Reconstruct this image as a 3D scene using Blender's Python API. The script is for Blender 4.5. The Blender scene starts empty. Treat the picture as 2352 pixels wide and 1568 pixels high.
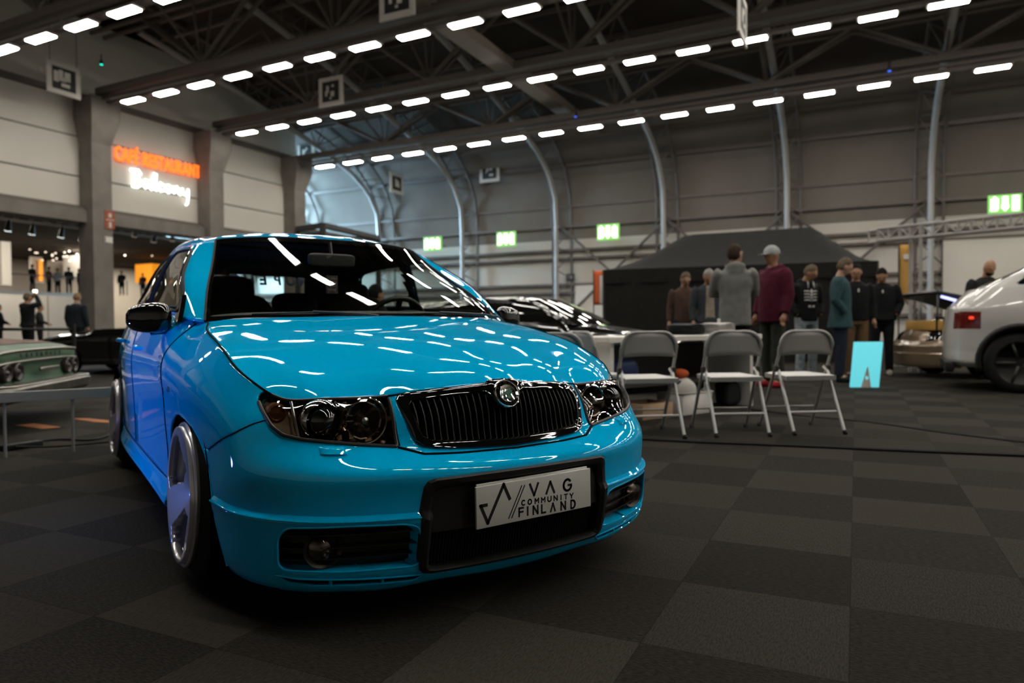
import bpy, bmesh, math, random
import numpy as np
from mathutils import Vector, Matrix
random.seed(7)
SC = bpy.context.scene; COL = SC.collection
# ---------------------------------------------------------------- camera, world, exposure
CAM_F = 1638.3; CAM_POS = (-1.2287, -1.7932, 0.8444); YAW, PITCH, ROLL = -0.59104, 0.0223, -0.00691
def cam_axes():
    cy, sy = math.cos(YAW), math.sin(YAW)
    f = np.array([-sy*math.cos(PITCH), cy*math.cos(PITCH), -math.sin(PITCH)]); r = np.array([cy, sy, 0.]); u = np.cross(r, f)
    r2 = math.cos(ROLL)*r + math.sin(ROLL)*u
    return r2, np.cross(r2, f), f
CR, CU, CF = cam_axes()
cd = bpy.data.cameras.new('camera'); cam = bpy.data.objects.new('camera', cd); COL.objects.link(cam)
cam.matrix_world = Matrix(((CR[0], CU[0], -CF[0], CAM_POS[0]), (CR[1], CU[1], -CF[1], CAM_POS[1]), (CR[2], CU[2], -CF[2], CAM_POS[2]), (0, 0, 0, 1)))
cd.sensor_width = 36; cd.lens = CAM_F / 2352 * 36; cd.clip_start = .05; cd.clip_end = 300
cd.dof.use_dof = True; cd.dof.focus_distance = 1.95; cd.dof.aperture_fstop = 2.6; cd.dof.aperture_blades = 7
SC.camera = cam
w = bpy.data.worlds.new('world'); SC.world = w; w.use_nodes = True
w.node_tree.nodes['Background'].inputs[0].default_value = (1.0, .9, .8, 1); w.node_tree.nodes['Background'].inputs[1].default_value = .012
SC.view_settings.view_transform = 'Standard'; SC.view_settings.look = 'None'; SC.view_settings.exposure = 0.0; SC.view_settings.gamma = 1
SC.view_settings.use_curve_mapping = False
LAMP_STRENGTH = 48.0
# hall frame: a runs towards the arched far wall, b runs towards the balcony wall on the left
HE1 = np.array([0.86251, 0.50603, 0.]); HE2 = np.array([-0.50603, 0.86251, 0.]); HO = np.array([CAM_POS[0], CAM_POS[1], 0.])
HANG = math.atan2(HE1[1], HE1[0])
def H(a, b, z=0.): return HO + HE1 * a + HE2 * b + np.array([0, 0, z])
# ---------------------------------------------------------------- materials
def mat(name, color=(.5,.5,.5), rough=.5, metal=0., coat=0., emit=None, es=1., spec=.5, alpha=None, sheen=0):
    m = bpy.data.materials.new(name); m.use_nodes = True; b = m.node_tree.nodes['Principled BSDF']; I = b.inputs
    I['Base Color'].default_value = (*color, 1); I['Roughness'].default_value = rough; I['Metallic'].default_value = metal
    I['Coat Weight'].default_value = coat; I['Coat Roughness'].default_value = .02; I['Specular IOR Level'].default_value = spec
    if emit: I['Emission Color'].default_value = (*emit, 1); I['Emission Strength'].default_value = es
    if sheen: I['Sheen Weight'].default_value = sheen
    return m
def noise_mat(name, c1, c2, scale=20., rough=.8, bump=0., detail=4., stretch=(1,1,1), spec=.3, metal=0.):
    m = mat(name, c1, rough, spec=spec, metal=metal); nt = m.node_tree; N = nt.nodes; L = nt.links; b = N['Principled BSDF']
    tc = N.new('ShaderNodeTexCoord'); mp = N.new('ShaderNodeMapping'); mp.inputs['Scale'].default_value = stretch
    n = N.new('ShaderNodeTexNoise'); n.inputs['Scale'].default_value = scale; n.inputs['Detail'].default_value = detail
    r = N.new('ShaderNodeValToRGB'); r.color_ramp.elements[0].position = .35; r.color_ramp.elements[1].position = .65
    r.color_ramp.elements[0].color = (*c1, 1); r.color_ramp.elements[1].color = (*c2, 1)
    L.new(tc.outputs['Object'], mp.inputs[0]); L.new(mp.outputs[0], n.inputs['Vector']); L.new(n.outputs['Fac'], r.inputs[0]); L.new(r.outputs[0], b.inputs['Base Color'])
    if bump:
        bp = N.new('ShaderNodeBump'); bp.inputs['Strength'].default_value = bump; bp.inputs['Distance'].default_value = .01
        L.new(n.outputs['Fac'], bp.inputs['Height']); L.new(bp.outputs[0], b.inputs['Normal'])
    return m
def glass_mat(name, tint=(.8,.85,.8), refl=1.0, ior=1.5):
    m = bpy.data.materials.new(name); m.use_nodes = True; nt = m.node_tree; N = nt.nodes; L = nt.links; N.remove(N['Principled BSDF'])
    out = N['Material Output']; t = N.new('ShaderNodeBsdfTransparent'); t.inputs[0].default_value = (*tint, 1)
    g = N.new('ShaderNodeBsdfGlossy'); g.inputs['Roughness'].default_value = .01
    ge = N.new('ShaderNodeNewGeometry'); dt = N.new('ShaderNodeVectorMath'); dt.operation = 'DOT_PRODUCT'; L.new(ge.outputs['Normal'], dt.inputs[0]); L.new(ge.outputs['Incoming'], dt.inputs[1])
    def mth(op, a, c=None):
        n = N.new('ShaderNodeMath'); n.operation = op
        for i, v in enumerate((a, c)):
            if v is None: continue
            if isinstance(v, (int, float)): n.inputs[i].default_value = v
            else: L.new(v, n.inputs[i])
        return n.outputs[0]
    r0 = ((ior-1)/(ior+1))**2*1.6; fr = mth('ADD', mth('MULTIPLY', mth('POWER', mth('SUBTRACT', 1.0, mth('ABSOLUTE', dt.outputs['Value'])), 5.0), 1-r0), r0); mx = N.new('ShaderNodeMixShader')
    L.new(fr, mx.inputs[0]); L.new(t.outputs[0], mx.inputs[1]); L.new(g.outputs[0], mx.inputs[2]); L.new(mx.outputs[0], out.inputs['Surface'])
    return m
M = {}
M['paint'] = mat('turquoise_paint', (.0, .46, .83), .45, 0, 1.0, spec=.0)
M['gloss_black'] = mat('gloss_black', (.004,.004,.004), .03, 0, 1.0)
M['satin_black'] = mat('satin_black', (.012,.012,.011), .38)
M['plastic'] = noise_mat('black_plastic', (.010,.010,.010), (.016,.016,.015), 300, .5)
M['rubber'] = mat('rubber', (.009,.009,.009), .65, spec=.3)
M['void'] = mat('dark_void', (.003,.003,.003), .9, spec=.1)
M['chrome'] = mat('chrome', (.75,.74,.72), .08, 1.0)
M['steel'] = mat('steel', (.45,.44,.42), .3, 1.0)
M['rim'] = mat('silver_rim', (.62,.61,.61), .28, .55, .6)
M['windshield'] = glass_mat('windshield_glass', (.84,.87,.83), 1, 1.45)
M['sideglass'] = glass_mat('side_glass', (.70,.72,.68), 1, 1.5)
M['lens'] = glass_mat('lamp_lens', (.80,.73,.66), 1, 1.45)
M['reflector'] = mat('reflector', (.62,.52,.44), .12, 1.0)
M['interior'] = noise_mat('interior_cloth', (.010,.010,.009), (.016,.015,.014), 90, .9)
M['white'] = mat('white_plate', (.62,.61,.57), .35)
M['ink'] = mat('ink', (.006,.006,.008), .5)
M['amber'] = mat('amber', (.10,.035,.006), .2, 0, .8)
# ---------------------------------------------------------------- mesh helpers
def tag(o, label=None, cat=None, group=None, kind=None):
    if label: o['label'] = label
    if cat: o['category'] = cat
    if group: o['group'] = group
    if kind: o['kind'] = kind
    return o
def empty(name, loc=(0,0,0), rz=0.):
    o = bpy.data.objects.new(name, None); COL.objects.link(o); o.location = loc; o.rotation_euler = (0,0,rz); o.empty_display_size = .1; return o
def mk(name, V, Fc, m, parent=None, smooth=True, auto=None, weld=0.):
    me = bpy.data.meshes.new(name); me.from_pydata([tuple(map(float, v)) for v in V], [], [tuple(int(i) for i in f) for f in Fc]); me.validate()
    if weld:
        bm = bmesh.new(); bm.from_mesh(me); bmesh.ops.remove_doubles(bm, verts=bm.verts, dist=weld); bm.to_mesh(me); bm.free()
    ms = m if isinstance(m, (list, tuple)) else [m]
    for x in ms: me.materials.append(x)
    if smooth: me.polygons.foreach_set('use_smooth', [True] * len(me.polygons))
    if auto is not None: me.set_sharp_from_angle(angle=math.radians(auto))
    o = bpy.data.objects.new(name, me); COL.objects.link(o)
    if parent: o.parent = parent
    return o
class MB:
    def __init__(s): s.V = []; s.F = []
    def add(s, V, Fc):
        k = len(s.V); s.V += [tuple(map(float, v)) for v in V]; s.F += [tuple(k + i for i in f) for f in Fc]; return s
    def box(s, c, d, rot=None, bev=0.):
        x, y, z = d[0]/2, d[1]/2, d[2]/2
        if bev:
            bm = bmesh.new(); bmesh.ops.create_cube(bm, size=1)
            for v in bm.verts: v.co = Vector((v.co.x*d[0], v.co.y*d[1], v.co.z*d[2]))
            bmesh.ops.bevel(bm, geom=list(bm.edges), offset=bev, segments=3, profile=.5, affect='EDGES')
            V = [v.co.copy() for v in bm.verts]; bm.verts.index_update(); Fc = [[v.index for v in f.verts] for f in bm.faces]; bm.free()
        else:
            V = [Vector(v) for v in [(-x,-y,-z),(x,-y,-z),(x,y,-z),(-x,y,-z),(-x,-y,z),(x,-y,z),(x,y,z),(-x,y,z)]]
            Fc = [(0,3,2,1),(4,5,6,7),(0,1,5,4),(1,2,6,5),(2,3,7,6),(3,0,4,7)]
        if rot is not None: V = [rot @ v for v in V]
        return s.add([v + Vector(c) for v in V], Fc)
    def tube(s, P, r, n=8, closed=False, caps=True):
        P = [Vector(p) for p in P]; m = len(P); R = r if isinstance(r, (list, tuple)) else [r]*m; V = []; Fc = []; up = None
        for i, p in enumerate(P):
            if closed: t = P[(i+1) % m] - P[i-1]
            else: t = P[min(i+1, m-1)] - P[max(i-1, 0)]
            t = t.normalized() if t.length > 1e-9 else Vector((0,0,1))
            if up is None: up = t.orthogonal().normalized()
            up = (up - t * up.dot(t)); up = up.normalized() if up.length > 1e-6 else t.orthogonal().normalized()
            b = t.cross(up)
            for k in range(n):
                a = 2*math.pi*k/n; V.append(p + (up*math.cos(a) + b*math.sin(a)) * R[i])
        for i in range(m if closed else m-1):
            j = (i+1) % m
            for k in range(n): Fc.append((i*n+k, i*n+(k+1)%n, j*n+(k+1)%n, j*n+k))
        if caps and not closed: Fc += [tuple(range(n-1,-1,-1)), tuple((m-1)*n+k for k in range(n))]
        return s.add(V, Fc)
    def lathe(s, prof, n=32, mtx=None, closed=False):
        """prof list of (r, h) about local z"""
        V = []; Fc = []; m = len(prof)
        for r, h in prof:
            for k in range(n):
                a = 2*math.pi*k/n; V.append(Vector((r*math.cos(a), r*math.sin(a), h)))
        for i in range(m if closed else m-1):
            j = (i+1) % m
            for k in range(n): Fc.append((i*n+k, i*n+(k+1)%n, j*n+(k+1)%n, j*n+k))
        if mtx is not None: V = [mtx @ v for v in V]
        return s.add(V, Fc)
    def prism(s, poly, h0, h1, mtx=None):
        n = len(poly); V = [Vector((x,y,h0)) for x,y in poly] + [Vector((x,y,h1)) for x,y in poly]
        if mtx is not None: V = [mtx @ v for v in V]
        return s.add(V, [tuple(range(n-1,-1,-1)), tuple(range(n,2*n))] + [(i,(i+1)%n,n+(i+1)%n,n+i) for i in range(n)])
    def grid(s, G, flip=False):
        nu, nv = G.shape[:2]; Fc = []
        for i in range(nu-1):
            for j in range(nv-1):
                q = (i*nv+j, (i+1)*nv+j, (i+1)*nv+j+1, i*nv+j+1); Fc.append(q[::-1] if flip else q)
        return s.add(G.reshape(-1,3), Fc)
    def build(s, name, m, parent=None, smooth=True, auto=40, weld=0.): return mk(name, s.V, s.F, m, parent, smooth, auto, weld)
def frame(o, x, y, z=None):
    x = Vector(x).normalized(); y = Vector(y); y = (y - x*y.dot(x)).normalized(); z = x.cross(y)
    return Matrix(((x[0],y[0],z[0],o[0]),(x[1],y[1],z[1],o[1]),(x[2],y[2],z[2],o[2]),(0,0,0,1)))
def text_obj(name, s, size, m, mtx, parent=None, ext=.0, align='CENTER', sx=1., bold=0., spacing=1.):
    c = bpy.data.curves.new(name, 'FONT'); c.body = s; c.size = size; c.align_x = align; c.align_y = 'CENTER'; c.extrude = ext; c.offset = bold; c.space_character = spacing
    c.materials.append(m); o = bpy.data.objects.new(name + '_tmp', c); COL.objects.link(o)
    me = bpy.data.meshes.new_from_object(o.evaluated_get(bpy.context.evaluated_depsgraph_get())); bpy.data.objects.remove(o)
    q = bpy.data.objects.new(name, me); COL.objects.link(q); q.parent = parent
    q.matrix_local = mtx @ Matrix.Diagonal((sx,1,1,1)); 
    return q
# ---------------------------------------------------------------- smooth surface helpers
def spline_eval(t, P, s):
    """natural cubic spline through P (n,k) at parameters t, evaluated at s"""
    t = np.asarray(t, float); P = np.asarray(P, float); n = len(t)
    h = np.diff(t); A = np.zeros((n, n)); B = np.zeros((n, P.shape[1]))
    A[0, 0] = A[-1, -1] = 1
    for i in range(1, n - 1):
        A[i, i-1] = h[i-1]; A[i, i] = 2 * (h[i-1] + h[i]); A[i, i+1] = h[i]
        B[i] = 6 * ((P[i+1] - P[i]) / h[i] - (P[i] - P[i-1]) / h[i-1])
    M = np.linalg.solve(A, B)
    s = np.asarray(s, float); k = np.clip(np.searchsorted(t, s) - 1, 0, n - 2)
    hk = h[k][:, None]; a = (t[k+1] - s)[:, None]; b = (s - t[k])[:, None]
    return (M[k] * a**3 / (6*hk) + M[k+1] * b**3 / (6*hk) + (P[k] / hk - M[k] * hk / 6) * a + (P[k+1] / hk - M[k+1] * hk / 6) * b)

def upsample_sym(P, per):
    """P (n,3) half curve starting and ending on x=0; per = samples per interval"""
    P = np.asarray(P, float); m = np.array([-1, 1, 1.])
    Q = np.vstack([P[3:0:-1] * m, P, P[-2:-5:-1] * m])
    t = np.concatenate([[0], np.cumsum(np.linalg.norm(np.diff(Q, axis=0), axis=1))])
    s = []
    for i in range(len(P) - 1):
        s += list(np.linspace(t[3+i], t[4+i], per[i], endpoint=False))
    s.append(t[3 + len(P) - 1])
    out = spline_eval(t, Q, s); out[0, 0] = 0; out[-1, 0] = 0
    return out

def loft(levels, per_u, per_v, crease=()):
    U = [upsample_sym(L, per_u) for L in levels]
    U = np.array(U)                                   # (nL, nu, 3)
    nL = len(levels); w = np.linalg.norm(np.diff(U, axis=0), axis=2).mean(1)
    t = np.concatenate([[0], np.cumsum(np.sqrt(w))])
    cuts = [0] + list(crease) + [nL - 1]; rows = []
    for a, b in zip(cuts[:-1], cuts[1:]):
        tt = t[a:b+1]; s = []
        for i in range(a, b):
            s += list(np.linspace(t[i], t[i+1], per_v[i], endpoint=False))
        if b == nL - 1: s.append(t[b])
        seg = U[a:b+1].reshape(b - a + 1, -1)
        if b - a == 1:
            ss = (np.array(s) - tt[0]) / (tt[1] - tt[0])
            rows.append((seg[0][None] * (1 - ss[:, None]) + seg[1][None] * ss[:, None]).reshape(len(s), -1, 3))
        else:
            rows.append(spline_eval(tt, seg, s).reshape(len(s), -1, 3))
    return np.concatenate(rows, 0).transpose(1, 0, 2)   # (nu, nv, 3)

REF = np.array([(0, -.045), (.15, -.038), (.30, -.018), (.42, .018), (.54, .070), (.645, .138), (.723, .228), (.774, .345), (.795, .48),
    (.810, .62), (.820, .80), (.823, 1.0), (.823, 1.2), (.823, 1.285), (.823, 1.42), (.823, 1.6), (.823, 2.1), (.819, 2.6), (.803, 3.0), (.787, 3.26),
    (.757, 3.5), (.68, 3.70), (.53, 3.81), (.3, 3.86), (0, 3.87)])
def ref_normals():
    m = np.array([-1, 1.]); Q = np.vstack([REF[1:2] * m, REF, REF[-2:-1] * m])
    T = Q[2:] - Q[:-2]; N = np.stack([T[:, 1], -T[:, 0]], 1)
    return N / np.linalg.norm(N, axis=1)[:, None]
REFN = ref_normals()
def level(dn, z):
    """dn, z: {station: value}, piecewise linear between stations"""
    ren = lambda D: {(k if k <= 12 else (13 if k == 12.3 else 14 if k == 12.6 else k + 2)): v for k, v in D.items()}
    dn, z = ren(dn), ren(z); i = np.arange(len(REF)); a = np.interp(i, sorted(dn), [dn[k] for k in sorted(dn)]); b = np.interp(i, sorted(z), [z[k] for k in sorted(z)])
    p = REF + REFN * a[:, None]; return np.column_stack([p, b])
BODY_LEVELS = [
    level({0:-.07,2:-.06,4:-.05,8:-.035,10:-.02,12:-.04,22:-.06}, {0:.100,2:.108,3:.100,5:.105,7:.115,8:.125,10:.16,12:.165,22:.20}),
    level({0:-.03,2:-.03,4:-.016,6:-.004,8:-.010,10:.0,12:.006,15:.006,18:-.01,22:-.01}, {0:.150,2:.152,5:.150,8:.165,10:.18,12:.18,16:.20,22:.26}),
    level({0:-.010,4:-.002,6:.006,8:.0,10:.0,12:.008,15:.008,18:0,22:0}, {0:.240,6:.240,8:.240,10:.215,12:.205,16:.22,22:.32}),
    level({0:.004,2:.006,4:.010,8:.010,10:.0,12:-.008,22:0}, {0:.312,2:.312,4:.314,6:.322,7:.327,8:.33,10:.25,12:.235,16:.26,22:.37}),
    level({0:-.008,4:-.004,8:.0,10:.0,12:-.016,16:-.01,22:0}, {0:.325,2:.325,4:.327,6:.335,7:.340,8:.345,10:.28,12:.27,16:.30,22:.40}),
    level({0:-.002,4:.002,8:0,10:.0,12:-.014,16:-.008,22:0}, {0:.385,8:.40,10:.40,12:.38,16:.40,22:.46}),
    level({0:-.006,4:-.004,8:-.004,10:0,12:-.006,22:-.005}, {0:.442,4:.447,8:.47,10:.50,12:.49,22:.54}),
    level({0:-.078,2:-.080,3:-.085,4:-.066,5:-.045,6:-.030,7:-.016,8:-.008,10:.001,12:.000,18:0,22:-.02}, {0:.478,3:.496,6:.520,8:.56,10:.60,12:.60,18:.62,22:.62}),
    level({0:-.100,2:-.112,3:-.128,4:-.108,5:-.080,6:-.058,7:-.042,8:-.028,9:-.018,10:-.014,12:-.006,14:-.006,16:-.012,18:-.015,22:-.04}, {0:.570,3:.570,6:.585,7:.60,8:.635,9:.665,10:.695,12:.74,14:.75,22:.80}),
    level({0:-.135,2:-.168,3:-.175,4:-.158,5:-.135,6:-.118,7:-.098,8:-.085,9:-.092,10:-.105,11:-.122,12:-.140,12.3:-.083,12.6:-.068,13:-.065,14:-.063,15:-.075,16:-.084,17:-.095,18:-.095,22:-.05},
          {0:.668,2:.648,3:.636,4:.634,6:.634,7:.672,8:.718,9:.765,10:.806,11:.844,12:.876,12.3:.888,12.6:.903,13:.912,14:.930,15:.950,16:.965,18:.975,22:.97}),
]
PER_U = [14]*4 + [20,24,24,22] + [12]*4 + [10,8,10,12] + [10]*4 + [6]*4
PER_V = [5, 10, 10, 3, 8, 8, 12, 14, 14]
BODY = loft(BODY_LEVELS, PER_U, PER_V, crease=(3, 4))

def arcs(pts, n):
    P = np.array(pts, float); t = np.concatenate([[0], np.cumsum(np.linalg.norm(np.diff(P, axis=0), axis=1))])
    return spline_eval(t, P, np.linspace(0, t[-1], n))
# ---------------------------------------------------------------- trimmed panels cut out of a surface grid
def resample(poly, step, closed=True):
    P = np.array(poly, float); Q = np.vstack([P, P[:1]]) if closed else P; out = []
    for a, b in zip(Q[:-1], Q[1:]):
        n = max(1, int(np.linalg.norm(b-a)/step)); out += [a + (b-a)*k/n for k in range(n)]
    if not closed: out.append(Q[-1])
    return np.array(out)
def round_poly(poly, r, n=4):
    P = np.array(poly, float); out = []; m = len(P)
    for i in range(m):
        a, b, c = P[i-1], P[i], P[(i+1) % m]; ra = min(r, .45*np.linalg.norm(a-b), .45*np.linalg.norm(c-b))
        p = b + (a-b)/np.linalg.norm(a-b)*ra; q = b + (c-b)/np.linalg.norm(c-b)*ra
        for k in range(n+1):
            t = k/n; out.append((1-t)**2*p + 2*t*(1-t)*b + t*t*q)
    return np.array(out)
def inside(P2, poly):
    x, y = P2[:, 0], P2[:, 1]; c = np.zeros(len(x), bool); n = len(poly)
    for i in range(n):
        x0, y0 = poly[i-1]; x1, y1 = poly[i]
        if y0 == y1: continue
        m = ((y0 > y) != (y1 > y)) & (x < (x1-x0)*(y-y0)/(y1-y0) + x0); c ^= m
    return c
class Panels:
    def __init__(s, G):
        s.G = G.copy(); s.nu, s.nv = G.shape[:2]; s.reg = np.zeros((s.nu-1, s.nv-1), int); s.names = {'base': 0}; s.locked = np.zeros((s.nu, s.nv), bool)
    def rid(s, n): return s.names.setdefault(n, len(s.names))
    def cut(s, name, poly, axes, mask=None, only=None, snap=True):
        """poly in the plane of axes, e.g. (0,2); mask(G)->bool verts that may take part"""
        poly = resample(poly, .004); G = s.G; P2 = G[..., list(axes)].reshape(-1, 2); mk_ = np.ones(len(P2), bool) if mask is None else mask(G).reshape(-1)
        ins = (inside(P2, poly) & mk_).reshape(s.nu, s.nv)
        if snap:
            Pu = np.gradient(G, axis=0)[..., list(axes)]; Pv = np.gradient(G, axis=1)[..., list(axes)]; Gu = np.gradient(G, axis=0); Gv = np.gradient(G, axis=1)
            mk2 = mk_.reshape(s.nu, s.nv); near = np.zeros_like(ins)
            for d in ((1,0),(0,1)):
                a = ins[:s.nu-d[0], :s.nv-d[1]]; b = ins[d[0]:, d[1]:]; x = a != b; near[:s.nu-d[0], :s.nv-d[1]] |= x; near[d[0]:, d[1]:] |= x
            idx = np.argwhere(near & mk2); new = {}
            for i, j in idx:
                p = G[i, j][list(axes)]; dd = ((poly - p)**2).sum(1); k = dd.argmin(); new[(i, j)] = (math.sqrt(dd[k]), poly[k])
            done = set(); moved = set()
            for i, j in idx:
                for d in ((1,0),(0,1)):
                    q = (i+d[0], j+d[1])
                    if q not in new or ins[i, j] == ins[q]: continue
                    a, b = (i, j), q
                    if a in moved or b in moved: continue
                    c = a if (new[a][0] <= new[b][0] and not s.locked[a]) or s.locked[b] else b
                    if s.locked[c]: continue
                    moved.add(c)
            for c in moved:
                p = G[c][list(axes)]; d2 = new[c][1] - p; J = np.array([Pu[c], Pv[c]]).T
                if abs(np.linalg.det(J)) < 1e-10: continue
                ab = np.linalg.solve(J, d2)
                if np.abs(ab).max() > 1.3: continue
                s.G[c] = G[c] + Gu[c]*ab[0] + Gv[c]*ab[1]; s.locked[c] = True
                if c[0] == 0 or c[0] == s.nu-1: s.G[c][0] = 0
        Cn = (s.G[:-1,:-1] + s.G[1:,:-1] + s.G[1:,1:] + s.G[:-1,1:]) / 4
        ok = inside(Cn[..., list(axes)].reshape(-1, 2), poly)
        if mask is not None: ok &= mask(Cn).reshape(-1)
        ok = ok.reshape(s.nu-1, s.nv-1)
        if only is not None: ok &= np.isin(s.reg, [s.rid(n) for n in only])
        s.reg[ok] = s.rid(name)
    def faces(s, name):
        ids = np.argwhere(s.reg == s.rid(name)); nv = s.nv
        return [((i)*nv+j, (i+1)*nv+j, (i+1)*nv+j+1, i*nv+j+1) for i, j in ids]
    def compact(s, name):
        Fc = s.faces(name); used = sorted({v for f in Fc for v in f}); mp = {v: k for k, v in enumerate(used)}; V = s.G.reshape(-1, 3)[used]
        return V, [tuple(mp[v] for v in f) for f in Fc]
    def boundary(s, name):
        V, Fc = s.compact(name); E = {}
        for f in Fc:
            for a, b in zip(f, f[1:]+f[:1]): E[(a, b)] = 1
        nx = {a: b for (a, b) in E if (b, a) not in E}; loops = []
        while nx:
            a = next(iter(nx)); L = [a]
            while L[-1] in nx:
                b = nx.pop(L[-1])
                if b == L[0]: break
                L.append(b)
            loops.append(V[L])
        return sorted(loops, key=lambda L: -len(L))
MX = np.array([-1., 1, 1])
def sym(V, Fc, side=0):
    """side 0: both halves, 1 as is, -1 mirrored"""
    if side == 1: return V, Fc
    Vm = V * MX; Fm = [f[::-1] for f in Fc]
    if side == -1: return Vm, Fm
    n = len(V); return np.vstack([V, Vm]), Fc + [tuple(i+n for i in f) for f in Fm]
def solid(o, t=.006):
    md = o.modifiers.new('thickness', 'SOLIDIFY'); md.thickness = t; md.offset = -1; md.use_even_offset = False; return o

car = empty('hatchback_car', (0, 1.9, 0)); CO = Vector((0, 1.9, 0))
tag(car, 'lowered turquoise blue hatchback with black grille and show plate, largest car in front', 'car')
def cpart(name, V, Fc, m, parent=None, smooth=True, auto=35, weld=1e-5, t=0.):
    o = mk(name, np.asarray(V, float) - (np.array(CO) if parent is None else np.array(CO)), Fc, m, parent or car, smooth, auto, weld)
    if t: solid(o, t)
    return o
def cmb(b, name, m, parent=None, smooth=True, auto=40, weld=0.):
    return cpart(name, b.V, b.F, m, parent, smooth, auto, weld)

P = Panels(BODY)
front = lambda G: G[..., 1] < 1.0
FR = lambda G: (G[..., 1] < .62) & (G[..., 0] > -.01)
nearside = lambda G: (G[..., 0] > .55) & (G[..., 1] > .2)
iL = np.cumsum([0] + PER_V)                            # grid row of each level
# wheel arches first, then the panel borders, then the openings
ARCH_F = [(1.13,-.1),(1.135,.20),(1.13,.34),(1.105,.42),(1.062,.484),(1.0,.522),(.93,.545),(.86,.553),(.76,.545),(.665,.528),(.60,.50),(.54,.458),(.492,.405),(.46,.34),(.42,.25),(.385,.15),(.36,-.1)]
ARCH_R = [(3.262+.315*math.cos(a), .27+.315*math.sin(a)) for a in np.linspace(-.9, math.pi+.9, 40)]
P.cut('arch', ARCH_F, (1,2), nearside); P.cut('arch', ARCH_R, (1,2), nearside)
HL = round_poly([(.353,.70),(.3535,.633),(.363,.498),(.437,.506),(.54,.520),(.613,.531),(.655,.543),(.678,.568),(.687,.600),(.6895,.625),(.6895,.642),(.62,.70)], .008)
P.cut('headlight', HL, (0,2), lambda G: (G[...,1] < .42) & (G[...,0] > .2))
P.reg[:, :iL[3]][(P.G[:-1,:iL[3],1] < .62) & (P.reg[:, :iL[3]] == 0)] = P.rid('lip')
nose = [(-.2,.440),(.0,.468),(.19,.472),(.301,.477),(.362,.496),(.358,.60),(.353,.75),(-.2,.75)]
P.cut('nose', nose, (0,2), FR, only=('base',))
P.cut('fender', [(.25,.60),(.262,.585),(.292,.572),(.343,.542),(.508,.476),(.60,.47),(.60,-.1),(1.195,-.1),(1.195,1.0),(.20,1.0),(.20,.60)], (1,2), lambda G: G[...,0] > .62, only=('base',))
P.cut('bumper', [(-1,-1),(1,-1),(1,1),(-1,1)], (0,2), lambda G: G[...,1] < .70, only=('base',), snap=False)
P.cut('skirt', [(1.0,-.1),(1.0,.262),(3.1,.282),(3.1,-.1)], (1,2), nearside, only=('base','fender'))
P.cut('front_door', [(1.195,-.1),(1.195,1.1),(2.215,1.1),(2.215,-.1)], (1,2), nearside, only=('base',))
P.cut('rear_door', [(2.215,-.1),(2.215,1.1),(3.02,1.1),(3.0,.7),(2.93,.5),(2.93,-.1)], (1,2), nearside, only=('base',))
GRILLE = round_poly([(-.35,.471),(0,.4755),(.15,.482),(.27,.491),(.312,.505),(.334,.60),(.333,.634),(.310,.644),(.16,.657),(0,.666),(-.35,.666)], .03)
P.cut('grille', GRILLE, (0,2), FR, only=('nose',))
OPEN = round_poly([(-.35,.148),(.0,.146),(.30,.143),(.332,.152),(.338,.20),(.336,.33),(.322,.405),(.300,.413),(.0,.417),(-.35,.417)], .014)
P.cut('opening', OPEN, (0,2), FR)
FOG = round_poly([(.684,.196),(.686,.270),(.668,.300),(.527,.302),(.385,.298),(.348,.288),(.336,.255),(.334,.178),(.355,.170),(.54,.172),(.672,.180)], .016)
P.cut('fog', FOG, (0,2), FR, only=('lip',))
SLOT = round_poly([(.690,.165),(.64,.156),(.479,.146),(.319,.139),(.340,.122),(.477,.127),(.60,.133),(.657,.142)], .006)
P.cut('slot', SLOT, (0,2), FR, only=('lip',))
for nm, reg, side in (('front_bumper','bumper',0), ('front_lip','lip',0), ('grille_surround','nose',0)):
    V, Fc = sym(*P.compact(reg), side); cpart(nm, V, Fc, M['paint'], t=.006)
for side in (-1, 1):
    for nm, reg in (('front_fender','fender'), ('front_door','front_door'), ('rear_door','rear_door'), ('side_skirt','skirt')):
        V, Fc = sym(*P.compact(reg), side); cpart(nm, V, Fc, M['paint'], t=.006)
V, Fc = sym(*P.compact('base'), 0); cpart('rear_body', V, Fc, M['paint'], t=.006)

def rim_walls(loop, d, outward=False):
    """wall strip running inwards (vector d) from a closed loop"""
    L = np.asarray(loop); n = len(L); V = np.vstack([L, L + np.array(d)]); return V, [(i, (i+1) % n, n+(i+1) % n, n+i) for i in range(n)]
def seam(loops, r=.0022, mirror=True, name='panel_seam', m=None, closed=False):
    for L in loops:
        if mirror and abs(L[0][0]) < .02:
            L = np.vstack([L[::-1]*MX, L[1:]]); mr = False
        else: mr = mirror
        cmb(MB().tube([tuple(p) for p in L], r, 6, closed), name, m or M['void'])
        if mr: cmb(MB().tube([tuple(p*MX) for p in L], r, 6, closed), name, m or M['void'])

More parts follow.
